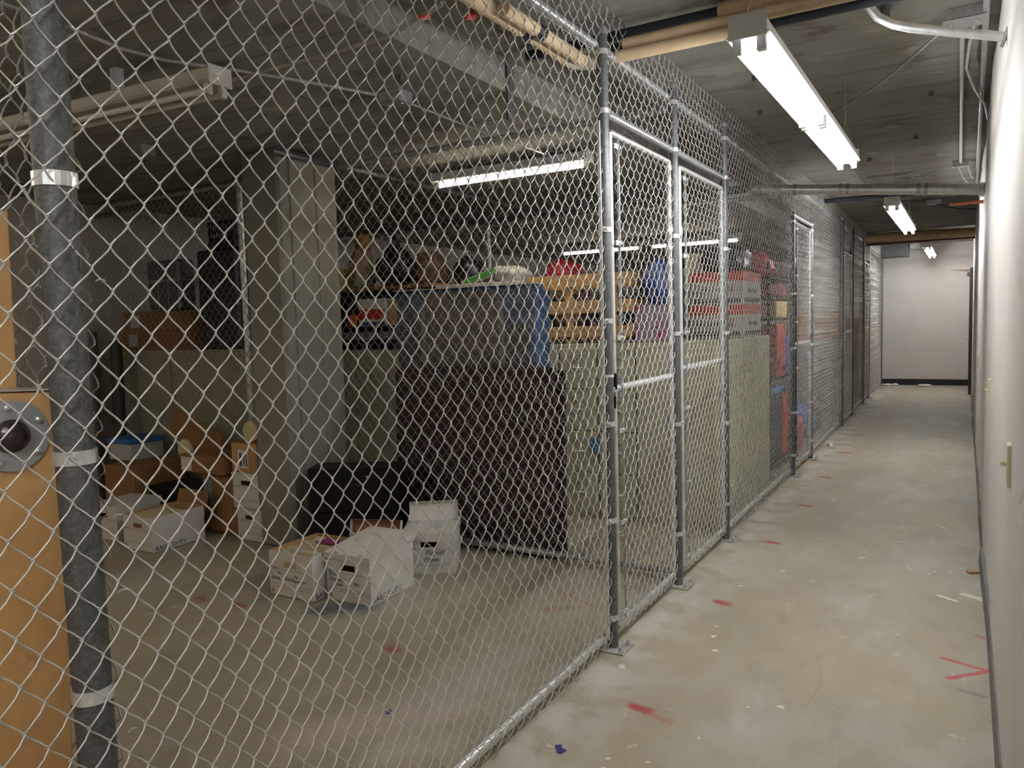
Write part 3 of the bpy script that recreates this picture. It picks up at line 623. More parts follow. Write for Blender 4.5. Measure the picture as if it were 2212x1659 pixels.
# blue wrapped unit
t = thing('wrapped_unit', 'tall blue unit wrapped in clear stretch film behind the mahogany panels', 'furniture', (-3.1,4.75,0))
MB().box(-3.66,-2.545,4.62,4.77,0,1.70,c=.008).build('core', olive, t, world=True)
mm = MB(); mm.box(-3.70,-2.50,4.60,4.70,1.715,1.765,c=.005); mm.box(-2.56,-2.50,4.58,4.78,0,1.715,c=.005); mm.box(-2.76,-2.56,4.590,4.615,1.50,1.715); mm.box(-3.70,-3.47,4.590,4.615,1.62,1.715)
MB().box(-3.70,-3.63,4.585,4.78,.0,1.715,c=.005).build('side_edge', M('slate_edge',(.035,.05,.065),.5), t, world=True)
mm.build('blue_cover', blue, t, world=True)
MB().box(-3.43,-2.80,4.585,4.618,0,1.735,c=.003).build('centre_panel', brownp, t, world=True)
MB().box(-3.47,-3.435,4.578,4.61,0,1.66,c=.003).build('frame_strip', greyst, t, world=True); MB().box(-2.80,-2.765,4.578,4.61,0,1.66,c=.003).build('frame_strip', greyst, t, world=True)
fm = MB(); ny = 60; vs = []; fs = []
for j in range(61):
    for i in range(31):
        x = -3.71+1.22*i/30; z = .02+1.72*j/60; vs.append((x, 4.566+.010*noise.noise(Vector((x*4,0,z*24)))+.004*noise.noise(Vector((x*19,3,z*60))), z))
for j in range(60):
    for i in range(30): k = j*31+i; fs.append((k,k+1,k+32,k+31))
fm.add(vs, fs, 0, True); fm.build('plastic_film', film, t, world=True)
MB().box(-3.72,-2.49,4.565,4.70,1.766,1.772).build('white_top_edge', whitec, t, world=True)

# ------------------------------------------------------------------ cabinets
def file_cab(label, x0, x1, y, h=1.335, group=None):
    t = thing('file_cabinet', label, 'file cabinet', (x0,y,0)); w = x1-x0
    MB().box(.002,w-.002,.014,.70,0,h,c=.003).build('cabinet_body', cream, t)
    dh = (h-.06)/4
    for k in range(4):
        z = .03+dh*k; d = MB().box(.012,w-.012,0,.014,z+.006,z+dh-.006,c=.003).build('drawer', cream, t)
        MB().tube([(w/2-.05,0,z+dh*.52),(w/2-.05,-.022,z+dh*.52),(w/2+.05,-.022,z+dh*.52),(w/2+.05,0,z+dh*.52)], .006, 8).build('handle', galv_l, d)
        MB().box(w/2-.042,w/2+.042,-.006,0,z+dh*.72,z+dh*.72+.045,c=.002).build('label_holder', galv_m, d); MB().box(w/2-.036,w/2+.036,-.0065,-.0060,z+dh*.72+.006,z+dh*.72+.038).build('paper_card', cream, d)
    MB().lathe([(.009,0),(.009,.006)], (w-.045,.0,h-.045), ax=(0,-1,0), n=12).build('lock', bolt_m, t)
    return t
file_cab('cream file cabinet with four drawers, left of the front gate post in view', -2.705, -2.392, 5.3)
file_cab('cream file cabinet seen through the nearest gate, right of the first one', -2.386, -2.082, 5.3)
file_cab('cream file cabinet partly hidden behind the blue wrapped unit', -3.04, -2.711, 5.3)
def cupboard(label, x0, x1, y0, y1, h, mt, doors=2):
    t = thing('storage_cabinet', label, 'cabinet', (x0,y0,0)); w = x1-x0; d = y1-y0
    MB().box(0,w,.014,d,.0,h,c=.004).build('cabinet_body', mt, t)
    for k in range(doors):
        a = .006+(w-.012)*k/doors; b2 = .006+(w-.012)*(k+1)/doors-.004
        dd = MB().box(a,b2,0,.013,.05,h-.02,c=.002).build('door', mt, t)
        if k == 0: MB().box(b2-.05,b2-.03,-.012,0,h*.55,h*.55+.09,c=.003).build('handle', galv_m, dd)
    return t
cupboard('cream two-door storage cabinet under the orange and grey cartons', -2.076, -1.49, 5.3, 6.10, 1.335, cream)
cupboard('cream cabinet with a plain side panel facing the corridor, behind the two-door one', -2.076, -1.49, 6.11, 7.03, 1.335, cream, 1)
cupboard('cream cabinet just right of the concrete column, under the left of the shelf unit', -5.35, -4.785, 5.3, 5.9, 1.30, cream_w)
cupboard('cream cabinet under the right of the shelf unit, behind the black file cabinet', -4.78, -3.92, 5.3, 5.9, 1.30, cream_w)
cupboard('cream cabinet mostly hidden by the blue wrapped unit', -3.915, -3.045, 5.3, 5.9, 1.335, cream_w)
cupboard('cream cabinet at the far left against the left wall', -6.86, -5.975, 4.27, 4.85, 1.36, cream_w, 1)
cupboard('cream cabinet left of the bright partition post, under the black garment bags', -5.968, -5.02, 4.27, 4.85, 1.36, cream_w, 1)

# things on the left cabinets
def labelled(label, x0,x1,y0,y1,z0,z1,lab=True, mt=kraft_d):
    t = thing('carton', label, 'carton', ((x0+x1)/2,(y0+y1)/2,z0)); MB().box(x0,x1,y0,y1,z0,z1,c=.004).build('carton_body', mt, t, world=True)
    if lab: MB().box(x0+.11,x0+.24,y0-.003,y0-.0005,z0+.03,z1-.03).build('white_label', M('white_label',(.55,.56,.58),.6) if 'white_label' not in bpy.data.materials else bpy.data.materials['white_label'], t, world=True)
    return t
labelled('lower left flat brown carton with a white label on the far left cabinet', -6.70,-6.18,4.30,4.65,1.362,1.53)
labelled('upper left flat brown carton with a white label under the wire rack', -6.66,-6.16,4.30,4.65,1.532,1.705)
labelled('lower right flat brown carton without a label on the far left cabinet', -6.17,-5.73,4.30,4.65,1.362,1.53, False)
labelled('upper right flat brown carton without a label, beside the black garment bags', -6.15,-5.72,4.30,4.65,1.532,1.70, False)
m = MB()
for x in np.linspace(-6.60,-5.90,6): m.tube([(x,4.34,1.71),(x,4.34,1.975),(x,4.62,1.975),(x,4.62,1.71)], .0028, 6)
for z in (1.712,1.96,1.975): m.tube([(-6.60,4.34,z),(-5.90,4.34,z)], .0032, 6); m.tube([(-6.60,4.62,z),(-5.90,4.62,z)], .0032, 6)
for x in (-6.60,-5.90): m.tube([(x,4.34,1.85),(x,4.62,1.85)], .003, 6)
m.build('wire_rack', galv_l, label='thin chrome wire rack on the flat cartons at the left wall', cat='rack')
MB().box(-6.45,-6.0,4.42,4.60,1.712,2.16,c=.02).build('grey_bin', M('smoke_plastic',(.10,.10,.11),.3), label='smoky grey plastic bin inside the wire rack', cat='bin')
m = MB(); m.blob((-5.555,4.52,1.362), (.13,.15,.96), 3, .2, 1.4); m.build('garment_bag', bag_k, label='tall black garment bag nearest the flat cartons on the left cabinets', cat='bag')
m = MB(); m.blob((-5.22,4.52,1.362), (.16,.15,.90), 5, .16, 1.3); m.build('garment_bag', bag_k, label='tall black garment bag beside the bright partition post', cat='bag')
m = MB(); m.box(-5.55,-5.06,4.265,4.31,1.362,2.18,c=.02); m.build('black_board', bag_k, label='black board in front of the garment bags on the left cabinets', cat='board')
t = thing('black_carton', 'black box with pale print on top of the black board by the post', 'box', (-5.2,4.29,2.18)); MB().box(-5.36,-5.06,4.25,4.42,2.182,2.40,c=.004).build('box_body', black_e, t, world=True)
pm = MB()
for i in range(7): pm.box(-5.32+i*.03,-5.312+i*.03,4.2475,4.2495,2.33,2.37); pm.box(-5.32+i*.03,-5.305+i*.03,4.2475,4.2495,2.27,2.30)
pm.build('pale_print', M('pale_print',(.35,.36,.33),.6), t, world=True)

# shelf unit right of the column
t = thing('shelf_unit', 'black open shelf unit with a wooden top on the cream cabinets beside the column', 'shelf', (-4.45,5.5,1.30))
MB().box(-5.05,-3.86,5.30,5.72,1.835,1.865,c=.003).build('top_board', kraft_d, t, world=True)
MB().box(-5.05,-3.86,5.30,5.72,1.485,1.515,c=.003).build('shelf_board', black_e, t, world=True)
for x in (-5.05,-3.885): MB().box(x,x+.025,5.32,5.72,1.302,1.835).build('side_panel', black_e, t, world=True)
MB().box(-5.02,-3.89,5.70,5.72,1.302,1.835).build('back_panel', dark, t, world=True)
t = thing('food_carton', 'red, white and blue carton on the black shelf beside the orange card', 'carton', (-4.5,5.45,1.515))
MB().box(-4.74,-4.42,5.33,5.62,1.517,1.76,c=.004).build('carton_body', whitec, t, world=True)
MB().box(-4.741,-4.419,5.326,5.329,1.575,1.665).build('red_band', redb, t, world=True); MB().box(-4.70,-4.43,5.326,5.329,1.522,1.552).build('blue_band', blue, t, world=True)
text('C.', t, .06, (.05,-.127,.09), FR, whitec, 'printed_word')
labelled('brown carton with torn label at the right end of the black shelf', -4.40,-4.02,5.34,5.65,1.517,1.745, True, kraft)
MB().box(-4.845,-4.755,5.316,5.326,1.517,1.62,c=.003).build('price_card', orange, label='bright orange card at the left end of the black shelf', cat='card')
MB().box(-4.83,-4.77,5.29,5.299,1.4,1.48).build('paper_slip', paper, label='small white paper slip just below the orange card', cat='paper') if False else None
t = thing('equipment_case', 'grey and black equipment case under the black shelf', 'case', (-4.45,5.5,1.302)); MB().box(-5.01,-3.9,5.34,5.66,1.302,1.39,c=.006).build('case_base', black_e, t, world=True); MB().box(-5.01,-3.9,5.335,5.66,1.392,1.465,c=.006).build('case_top', M('steel_grey',(.22,.235,.25),.5), t, world=True)
def bag(name, label, c, size, mt, seed, amp=.18, freq=1.6, fold=.05): return MB().blob(c, size, seed, amp, freq, mi=0, fold=fold).build(name, mt, label=label, cat='bag')
bag('plastic_bag', 'pink and green stuffed plastic bag at the left end of the shelf top', (-4.80,5.48,1.866), (.125,.12,.36), bag_p, 11)
bag('yarn_ball', 'mustard yellow bundle on top of the pink plastic bag', (-4.78,5.48,2.215), (.075,.075,.15), mustard, 12)
bag('garbage_bag', 'large black garbage bag on the shelf top beside the pink bag', (-4.40,5.46,1.866), (.19,.14,.32), bag_k, 13, .3)
bag('garbage_bag', 'tall black garbage bag standing upright behind the large one', (-4.56,5.64,1.866), (.09,.08,.47), bag_k, 14, .2)
bag('cloth_bag', 'dark brown cloth bag on the right of the shelf top', (-4.03,5.50,1.866), (.15,.18,.28), bag_br, 15, .25)
bag('garbage_bag', 'round black garbage bag at the right end, above the white carton', (-3.72,5.62,1.84), (.14,.13,.25), bag_k, 16, .15)
MB().box(-5.02,-4.95,5.34,5.6,1.867,2.05,c=.004).build('carton', M('yellow_card',(.55,.35,.10),.7), label='narrow yellow carton at the far left of the shelf top', cat='carton')
t = thing('carton', 'white-topped carton above the blue wrapped unit', 'carton', (-3.4,5.6,1.335)); MB().box(-3.84,-3.05,5.33,5.85,1.337,1.79,c=.004).build('carton_body', kraft_d, t, world=True); MB().box(-3.86,-3.03,5.31,5.86,1.79,1.84,c=.004).build('lid', whitec, t, world=True)
t = thing('green_carton', 'slanting green and white package on the white-topped carton', 'package', (-3.45,5.45,1.84))
MB().box(-3.66,-3.26,5.40,5.55,1.87,1.925,c=.004,rot=Matrix.Rotation(-.28,3,'Y')).build('package_body', whitec, t, world=True); MB().box(-3.63,-3.30,5.396,5.399,1.875,1.918,rot=Matrix.Rotation(-.28,3,'Y')).build('green_panel', green, t, world=True)
bag('plastic_bag', 'crumpled white plastic bag between the green package and the red bag', (-3.18,5.45,1.84), (.15,.13,.13), bag_w, 17)
bag('red_bag', 'bright red bag to the left of the pine crate', (-2.98,5.99,1.835), (.16,.14,.20), bag_r, 18, .25)
MB().box(-3.035,-2.80,5.87,6.12,1.337,1.832).build('carton', kraft_d, label='brown carton underneath the bright red bag', cat='carton')
t = thing('pine_crate', 'pale pine slatted crate on the cream file cabinets', 'crate', (-2.6,5.5,1.335))
for z0, z1 in ((1.765,1.86),(1.565,1.66),(1.383,1.465)):
    MB().box(-2.99,-2.12,5.335,5.352,z0,z1,c=.002).build('slat', pine, t, world=True); MB().box(-2.99,-2.12,5.72,5.737,z0,z1,c=.002).build('slat', pine, t, world=True)
    for x in (-2.99,-2.137): MB().box(x,x+.017,5.352,5.72,z0,z1,c=.002).build('slat', pine, t, world=True)
for x in (-2.985,-2.66,-2.30): MB().box(x,x+.06,5.353,5.375,1.338,1.86,c=.002).build('corner_post', pine, t, world=True)
MB().box(-2.97,-2.14,5.353,5.72,1.37,1.382).build('crate_floor', pine, t, world=True)
for i,(x,lb) in enumerate(((-2.88,'dark tin standing in the left of the pine crate'),(-2.50,'dark tin standing in the middle of the pine crate'),(-2.36,'dark tin standing in the right of the pine crate'))): MB().lathe([(.055,0),(.057,.005),(.057,.30),(.05,.31)], (x,5.50,1.384), n=20).build('tin_can', M('tin_%d'%i,(.03+.05*i,.035,.04),.35,.4), label=lb, cat='tin')
t = labelled('lilac and magenta printed carton right of the pine crate', -2.10,-1.82,5.36,5.62,1.337,1.60, False, purple)
bag('blue_bag', 'royal blue bag on the lilac carton', (-1.95,5.48,1.602), (.12,.12,.34), bag_b, 21, .25)
bag('garbage_bag', 'black bag behind the royal blue bag, left part seen through the nearest gate', (-2.12,5.95,1.337), (.16,.14,.62), bag_k, 22, .2)
MB().box(-2.05,-1.94,6.45,6.95,1.337,2.05,c=.01).build('beige_bin', M('beige_bin',(.62,.57,.40),.6), label='beige bin behind the left of the orange and grey cartons', cat='bin')
for k, (z0, lb) in enumerate(((1.337,'lower orange-topped grey carton with black lettering'),(1.601,'upper orange-topped grey carton with black lettering'))):
    t = thing('tool_carton', lb, 'carton', (-1.92,6.13,z0))
    MB().box(0,.42,0,.62,0,.26,c=.004).build('carton_body', greyc, t)
    MB().box(-.001,.421,-.001,.621,.185,.261,c=.003).build('orange_band', redc, t)
    text('rubbermaid', t, .068, (.025,-.002,.095), FR, ink, 'printed_word'); text('rubbermaid', t, .068, (.4215,.14,.095), SD, ink, 'printed_word')
    MB().box(.022,.40,-.003,-.0005,.018,.052).build('black_band', ink, t); text('COMMERCIAL PRODUCTS', t, .028, (.03,-.0036,.026), FR, greyc, 'printed_word')
    MB().box(.4205,.4225,.05,.58,.018,.052).build('black_band', ink, t)
    r_ = MB()
    for i in range(4): r_.box(.25,.36,-.0018,-.0006,.10+i*.016,.104+i*.016)
    r_.build('red_print_lines', ink_r, t)
bag('garbage_bag', 'shiny black bag on top of the orange and grey cartons', (-1.70,6.42,1.863), (.19,.22,.24), bag_k, 23, .25)

# second cage
t = thing('shelving', 'dark metal shelving unit beyond the cream cabinets, behind the corridor fence', 'shelf', (-1.8,7.8,0))
for z in (.10,.90,1.46,1.66,1.84): MB().box(-2.15,-1.52,7.18,8.55,z,z+.02).build('shelf_board', black_e, t, world=True)
for x in (-2.15,-1.545):
    for y in (7.18,8.525): MB().box(x,x+.025,y,y+.025,0,2.0).build('upright', black_e, t, world=True)
for (nm, lb, x0,x1,y0,y1,z0,z1,mt) in (
  ('carton','dark red carton on the top deck of the dark shelving, nearest the camera',-1.9,-1.53,7.22,7.60,1.682,1.80,dred),
  ('carton','dark red carton on the top deck of the dark shelving, farther one',-1.9,-1.53,7.62,7.98,1.682,1.81,dred),
  ('carton','tan carton on the dark shelving beneath the dark red ones',-1.9,-1.53,7.50,8.02,1.482,1.64,M('tan_card',(.56,.40,.17),.7)),
  ('storage_bin','bright red bin on the dark shelving, above the blue-lidded tote',-1.95,-1.53,7.55,7.95,.922,1.42,redb),
  ('storage_bin','red bin with blue side next to the bright red bin on the dark shelving',-1.95,-1.53,7.97,8.30,.922,1.30,M('blue_bin',(.05,.09,.42),.5)),
  ('storage_bin','red bin low on the dark shelving beside the dark blue tote',-1.9,-1.54,7.86,8.12,.122,.72,redb)):
    MB().box(x0,x1,y0,y1,z0,z1,c=.008).build(nm, mt, label=lb, cat='bin' if nm != 'carton' else 'carton')
t = thing('blue_lidded_tote', 'dark tote with a bright blue lid low on the dark shelving', 'tote', (-1.75,7.5,.12))
MB().box(-1.95,-1.54,7.24,7.84,.122,.76,c=.01).build('tote_body', M('navy_tote',(.02,.03,.09),.5), t, world=True); MB().box(-1.97,-1.53,7.22,7.85,.76,.82,c=.01).build('lid', M('bright_blue',(.05,.22,.62),.4), t, world=True)
bag('red_bag', 'dark red bag on top of the dark shelving', (-1.75,7.60,1.862), (.18,.24,.25), bag_r, 31, .2)
bag('garbage_bag', 'black bag on top of the dark shelving, next to the dark red bag', (-1.85,8.15,1.862), (.2,.2,.24), bag_k, 32, .2)
t = thing('fuel_can', 'bright red plastic can on the floor behind the midway gate', 'can', (-1.72,8.95,0))
MB().box(-1.88,-1.57,8.8,9.2,0,.36,c=.03).build('can_body', redb, t, world=True); MB().tube([(-1.72,8.86,.36),(-1.72,8.9,.41),(-1.72,9.1,.41),(-1.72,9.14,.36)], .014, 8).build('handle', redb, t, world=True)
bag('blue_bag', 'bright blue bag on the floor beyond the midway gate', (-1.78,10.0,0), (.2,.26,.40), M('sky_blue_bag',(.06,.20,.52),.4,bump=.4), 33)
bag('grey_bundle', 'grey bundle on the floor beyond the bright blue bag', (-1.85,10.7,0), (.24,.22,.5), M('grey_bundle',(.18,.18,.17),.7,bump=.4), 34)
mt1 = M('orange_kraft',(.60,.34,.14),.7)
n_ = 0
spots = [(15.0,0,.5,'pale'),(15.0,.5,.5,'middle'),(15.0,1.0,.42,'top'),(16.0,0,.55,'far bottom'),(16.0,.55,.5,'far middle'),(16.0,1.05,.4,'far top')]
names_ = ['bottom carton of the nearer stack behind the last fence bay','middle carton of the nearer stack behind the last fence bay','top carton of the nearer stack behind the last fence bay','bottom carton of the farther stack by the end wall','middle carton of the farther stack by the end wall','top carton of the farther stack by the end wall']
for (y,z,h,_), lb in zip(spots, names_):
    MB().box(-2.15,-1.62,y,y+.75,z+.001,z+h-.001,c=.006).build('carton', mt1 if (y,z) != (15.0,.5) else kraft, label=lb, cat='carton')
MB().box(-2.3,-1.60,12.5,13.5,0,1.1,c=.01).build('metal_cabinet', greyc, label='grey metal cabinet behind the dark far gate', cat='cabinet')
MB().box(-2.3,-1.65,12.6,13.4,1.102,1.55,c=.008).build('carton', mt1, label='orange-brown carton on the grey metal cabinet', cat='carton')
# deep background of the store, past the rear partition
MB().box(-6.6,-5.4,8.6,9.2,0,1.7,c=.01).build('dark_cabinet', M('dark_store_cabinet',(.05,.045,.04),.6), label='tall dark cabinet past the rear partition, left', cat='cabinet')
MB().box(-5.3,-3.2,9.6,10.2,0,1.85,c=.01).build('dark_shelving', M('dark_store_shelf',(.06,.055,.05),.6), label='long dark cupboard past the rear partition, centre', cat='cabinet')
MB().box(-3.1,-2.5,9.2,9.9,0,2.0,c=.01).build('beige_locker', M('beige_locker',(.40,.37,.26),.6), label='beige locker past the rear partition', cat='locker')

# ------------------------------------------------------------------ light fixtures
def fixture(label, L, lamp, body, pairs=2, drop=.40, name='fluorescent_light', chains=True, off=.0):
    t = thing(name, label, 'ceiling light', (0,0,0))
    MB().box(-L/2,L/2,-.052,.052,.032,.092,c=.006).prism([(-.070,.030),(-.052,.040),(.052,.040),(.070,.030),(.060,.026),(-.060,.026)],-L/2+.001,L/2-.001,ax='x').build('housing', body, t)
    for sx in (-1,1):
        MB().box(sx*L/2-.003,sx*L/2+.003,-.062,.062,.020,.100,c=.002).build('end_plate', body, t)
    seg = L/pairs
    for k in range(pairs):
        a = -L/2+seg*k; b2 = a+seg
        for y in ((-.038,.038) if L > 2 else (0,)):
            MB().tube([(a+.045,y,0),(b2-.045,y,0)], .0135, 14).build('lamp_tube', lamp, t)
            for x in (a+.018, b2-.046): MB().box(x,x+.028,y-.015,y+.015,-.018,.034,c=.003).build('lamp_holder', body, t)
    if chains:
        for sx in (-1,1):
            m = MB()
            for s2 in (-1,1): m.tube([(sx*(L/2-.12),s2*.045,.094),(sx*(L/2-.12),0,.094+.14)], .0018, 5)
            z = .234; n = int((drop-.234+.0)/.022)
            for i in range(max(n,1)):
                m.tube([(sx*(L/2-.12)+ (.004 if i%2 else 0), (0 if i%2 else .004), z+i*.022-.003),(sx*(L/2-.12)- (.004 if i%2 else 0), -(0 if i%2 else .004), z+i*.022+.022)], .0016, 5)
            m.build('hanging_chain', galv_m, t)
    return t
f1 = fixture('large double-tube fluorescent light nearest the camera in the corridor', 2.46, LAMP_C, fixt, drop=HC-2.37)
f1.location = (-.615,3.82,2.372); f1.rotation_euler = (0,0,PI/2)
f2 = dup(f1, (-.56,8.72,2.40), PI/2, 'middle fluorescent light of the corridor, past the big cross pipe')
f3 = dup(f1, (-.57,16.1,2.56), PI/2, 'farthest small-looking fluorescent light before the end wall'); 
f0 = dup(f1, (-.56,-.95,2.37), PI/2, 'fluorescent light of the corridor behind the camera')
f5 = fixture('lit fluorescent light under the low ceiling of the store', 1.32, LAMP_W, fixt, pairs=1, drop=.2, chains=False)
f5.location = (-2.92,4.98,2.585)
f6 = fixture('unlit fluorescent strip at the upper left behind the fence', 2.44, tube_off, fixt_off, pairs=1, chains=False)
f6.location = (-3.90,2.16,2.50); f6.rotation_euler = (0,0,.06)
f7 = dup(f5, (-3.35,10.9,2.56), 0, 'lit fluorescent light deep in the store, right one'); f8 = dup(f5, (-4.80,10.9,2.56), 0, 'lit fluorescent light deep in the store, left one')
f9 = dup(f5, (-3.0,-1.2,2.585), PI/2, 'added unseen fluorescent fill light behind the camera, brightening the store')  # extra lamp out of view, added to lift the dim store interior
f10 = fixture('added unseen double-tube fill light for the store, left of the camera', 2.46, LAMP_W, fixt, chains=False)  # invented out-of-frame fixture, brightens the left of the store and its ceiling
f10.location = (-4.9,.15,2.50); f10.rotation_euler = (0,0,PI/2)
[MB().box(a_,a_+.04,-.02,.02,.092,LC-2.496).build('mount_bracket', galv_m, f10) for a_ in (-.6,.56)]
for ff, zz in ((f5,2.585),(f9,2.585),(f7,2.56),(f8,2.56)):
    [MB().box(a_,a_+.04,-.02,.02,.092,LC-zz+.004,c=.002).build('mount_bracket', galv_m, ff) for a_ in (-.3,.26)]
[MB().box(a_,a_+.04,-.02,.02,.092,LC-2.496).build('mount_bracket', galv_m, f6) for a_ in (-.6,.56)]

# ------------------------------------------------------------------ pipes and conduits
def pipe(name, label, pts, r, mt, cat='pipe', n=16): return MB().tube(pts, r, n).build(name, mt, label=label, cat=cat)
t = thing('insulated_pipe', 'uppermost tan-wrapped pipe crossing the corridor ceiling, bare black at its left', 'pipe', (-.6,3.46,2.8))
MB().tube([(-1.9,3.46,2.825),(XW,3.46,2.825)], .024, 14).build('bare_pipe', pipe_k, t, world=True); MB().tube([(-.94,3.46,2.825),(XW,3.46,2.825)], .040, 20).build('pipe_wrap', insul, t, world=True)
t = thing('insulated_pipe', 'middle tan-wrapped pipe crossing the corridor ceiling', 'pipe', (-.6,3.40,2.75))
MB().tube([(-1.36,3.40,2.752),(XW,3.40,2.762)], .030, 20).build('pipe_wrap', insul, t, world=True); MB().tube([(-1.42,3.40,2.752),(XW,3.40,2.752)], .020, 14).build('bare_pipe', pipe_k, t, world=True)
t = thing('insulated_pipe', 'lowest tan-wrapped pipe crossing the corridor ceiling, with a torn black gap', 'pipe', (-.6,3.37,2.69))
MB().tube([(-1.40,3.37,2.697),(-.86,3.37,2.697)], .027, 20).build('pipe_wrap', insul, t, world=True); MB().tube([(-1.44,3.37,2.697),(XW,3.37,2.697)], .018, 14).build('bare_pipe', pipe_k, t, world=True)
t = thing('insulated_pipe', 'tan-wrapped pipe pair with a white elbow running along the fence top at upper left', 'pipe', (-1.6,2.5,2.7))
MB().tube([(-1.60,2.40,2.715),(-1.60,3.30,2.715)], .033, 20).build('pipe_wrap', insul, t, world=True); MB().tube([(-1.535,2.62,2.70),(-1.535,3.33,2.70)], .028, 20).build('pipe_wrap', insul, t, world=True)
MB().tube([(-1.60,YB,2.715),(-1.60,2.40,2.715)], .022, 16).build('bare_pipe', pipe_k, t, world=True)
MB().tube([(-1.60,3.28,2.715),(-1.598,3.33,2.714),(-1.58,3.365,2.712),(-1.545,3.378,2.708),(-1.47,3.38,2.70)], .036, 20).build('elbow', elbow_m, t, world=True)
MB().lathe([(.034,-.03),(.036,-.03),(.036,.03),(.034,.03)], (-1.60,2.9,2.715), ax=(0,1,0), n=20).lathe([(.029,-.03),(.031,-.03),(.031,.03),(.029,.03)], (-1.535,2.9,2.70), ax=(0,1,0), n=20).build('black_band', pipe_k, t, world=True)
MB().tube([(-1.555,2.72,2.655),(-1.59,2.74,2.645),(-1.64,2.74,2.68),(-1.64,2.76,2.74)], .003, 6).build('tie_wire', rust, t, world=True)
for y, lb in ((2.50,'red valve handle at the top edge, left of the wrapped pipes'),(2.60,'red valve handle at the top edge, touching the wrapped pipes')):
    x0 = -1.66 if y > 2.55 else -1.80
    MB().tube([(x0,y,LC+.01 if x0<-1.7 else 2.73),(x0,y,2.69),(x0+.02,y-.09,2.655)], [.008,.012,.008], 10).build('valve_handle', redb, label=lb, cat='valve')
# galvanized cross pipe
t = thing('galvanized_pipe', 'big galvanized pipe crossing the corridor with couplings', 'pipe', (-.6,7.1,2.5))
pa, pb = Vector((XW,7.2,2.446)), Vector((-1.62,6.965,2.606)); dv = (pb-pa)
MB().tube([pa, pb], .043, 24).build('pipe_run', galv_l, t, world=True)
MB().tube([pa, pa+dv*.02], .055, 24).build('wall_collar', galv_l, t, world=True)
for k, w_ in ((.235,.03),(.265,.03),(.565,.03),(.595,.03),(.80,.03)):
    MB().tube([pa+dv*(k-.008), pa+dv*(k+.008)], .049, 24).build('coupling', galv_m, t, world=True)
pipe('copper_pipe', 'short copper pipe under the right end of the big galvanized pipe', [(XW,7.6,2.40),(-.13,7.6,2.40)], .014, copper)
pipe('conduit', 'dark pipe running across the store under the low ceiling', [(-1.65,6.9,2.61),(XL-.01,6.9,2.60)], .035, galv)
t = thing('bent_conduit', 'bent galvanized conduit entering the right wall at the top', 'conduit', (-.1,3.47,2.5))
pts = [Vector(p) for p in ((-.45,3.36,2.83),(-.38,3.45,2.765),(-.315,3.47,2.668),(-.26,3.47,2.63),(-.20,3.47,2.604),(-.07,3.47,2.562),(XW,3.47,2.503))]
MB().tube([(-.62,3.15,2.85)] + pts, .0175, 16).build('conduit_run', galv_l, t, world=True); MB().tube([(XW-.01,3.47,2.506),(XW,3.47,2.503)], .036, 20).build('wall_flange', galv_m, t, world=True)
def jbox(label, x, y, z, w=.11, l=.11, h=.05, mt=galv_m): 
    t = thing('junction_box', label, 'junction box', (x,y,z)); MB().box(-w/2,w/2,-l/2,l/2,0,h+.006,c=.004).build('box_body', mt, t); MB().box(-w/2-.003,w/2+.003,-l/2-.003,l/2+.003,-.004,0,c=.001).build('cover', mt, t)
    for sx in (-.3,.3): MB().lathe([(.008,0),(.008,.004)], (w*sx,0,-.008), n=10).build('screw', bolt_m, t)
    return t
jbox('junction box at the top right, above the bent conduit', -.02, 4.22, HC-.05, .17, .14)
jbox('small junction box on the corridor ceiling above the big galvanized pipe', -.055, 8.3, HC-.05, .13,.10)
jbox('grey junction box on the low ceiling at the centre', -2.54, 3.21, LC-.055, .14,.11, .055)
jbox('dark junction box on the low ceiling beside the lit store light', -2.50, 5.02, LC-.055, .12,.12,.055, galv)
jbox('cable box high above the farthest corridor light', -.35, 10.9, HC-.05, .16,.12)
jbox('junction box at the dim upper left, past the unlit strip', -4.55, 3.15, LC-.055, .12,.10,.055)
pipe('conduit', 'straight ceiling conduit between the two right-hand junction boxes', [(-.03,4.30,HC-.02),(-.055,8.25,HC-.02)], .012, galv_l, 'conduit', 10)
pipe('conduit', 'long conduit in the corner of ceiling and right wall', [(.06,3.6,HC-.03),(.085,9.6,HC-.03)], .014, galv_m, 'conduit', 10)
def sag(label, a, b, s, r, mt=None, name='cable', n=14):
    a, b = Vector(a), Vector(b); return MB().tube([a.lerp(b, i/n) - Vector((0,0,s*4*(i/n)*(1-i/n))) for i in range(n+1)], r, 8).build(name, mt or galv_m, label=label, cat='cable')
sag('cable sagging from the top right junction box towards the left', (-.08,4.26,HC-.03), (-1.0,5.9,HC-.02), .06, .006)
MB().tube([(.02,4.29,HC-.02),(.0,4.6,HC-.04),(-.015,5.0,HC-.05),(.03,5.5,HC-.05),(.09,5.9,HC-.06),(.112,6.15,HC-.10)], .0075, 8).build('cable', galv_l, label='looping cable from the top right junction box to the right wall', cat='cable')
sag('thin cable from the small ceiling box towards the fence', (-.1,8.35,HC-.03), (-1.1,8.9,HC-.02), .05, .005)
sag('short cable hanging below the small ceiling box, left', (-.07,8.4,HC-.04), (.0,8.9,HC-.12), .02, .006)
sag('short cable hanging below the small ceiling box, right', (.0,8.36,HC-.04), (.06,9.3,HC-.03), .03, .006)
sag('dark cable looping across the ceiling before the tan beam pipe, nearer', (-1.2,9.9,HC-.04), (.1,10.2,HC-.06), .05, .006, pipe_k)
sag('dark cable looping across the ceiling before the tan beam pipe, farther', (-.35,10.9,HC-.04), (.1,11.4,HC-.10), .03, .006, pipe_k)
pipe('channel_strut', 'dark steel channel under the ceiling past the big galvanized pipe', [(-1.5,9.35,2.77),(-.35,9.45,2.77)], .026, pipe_k)
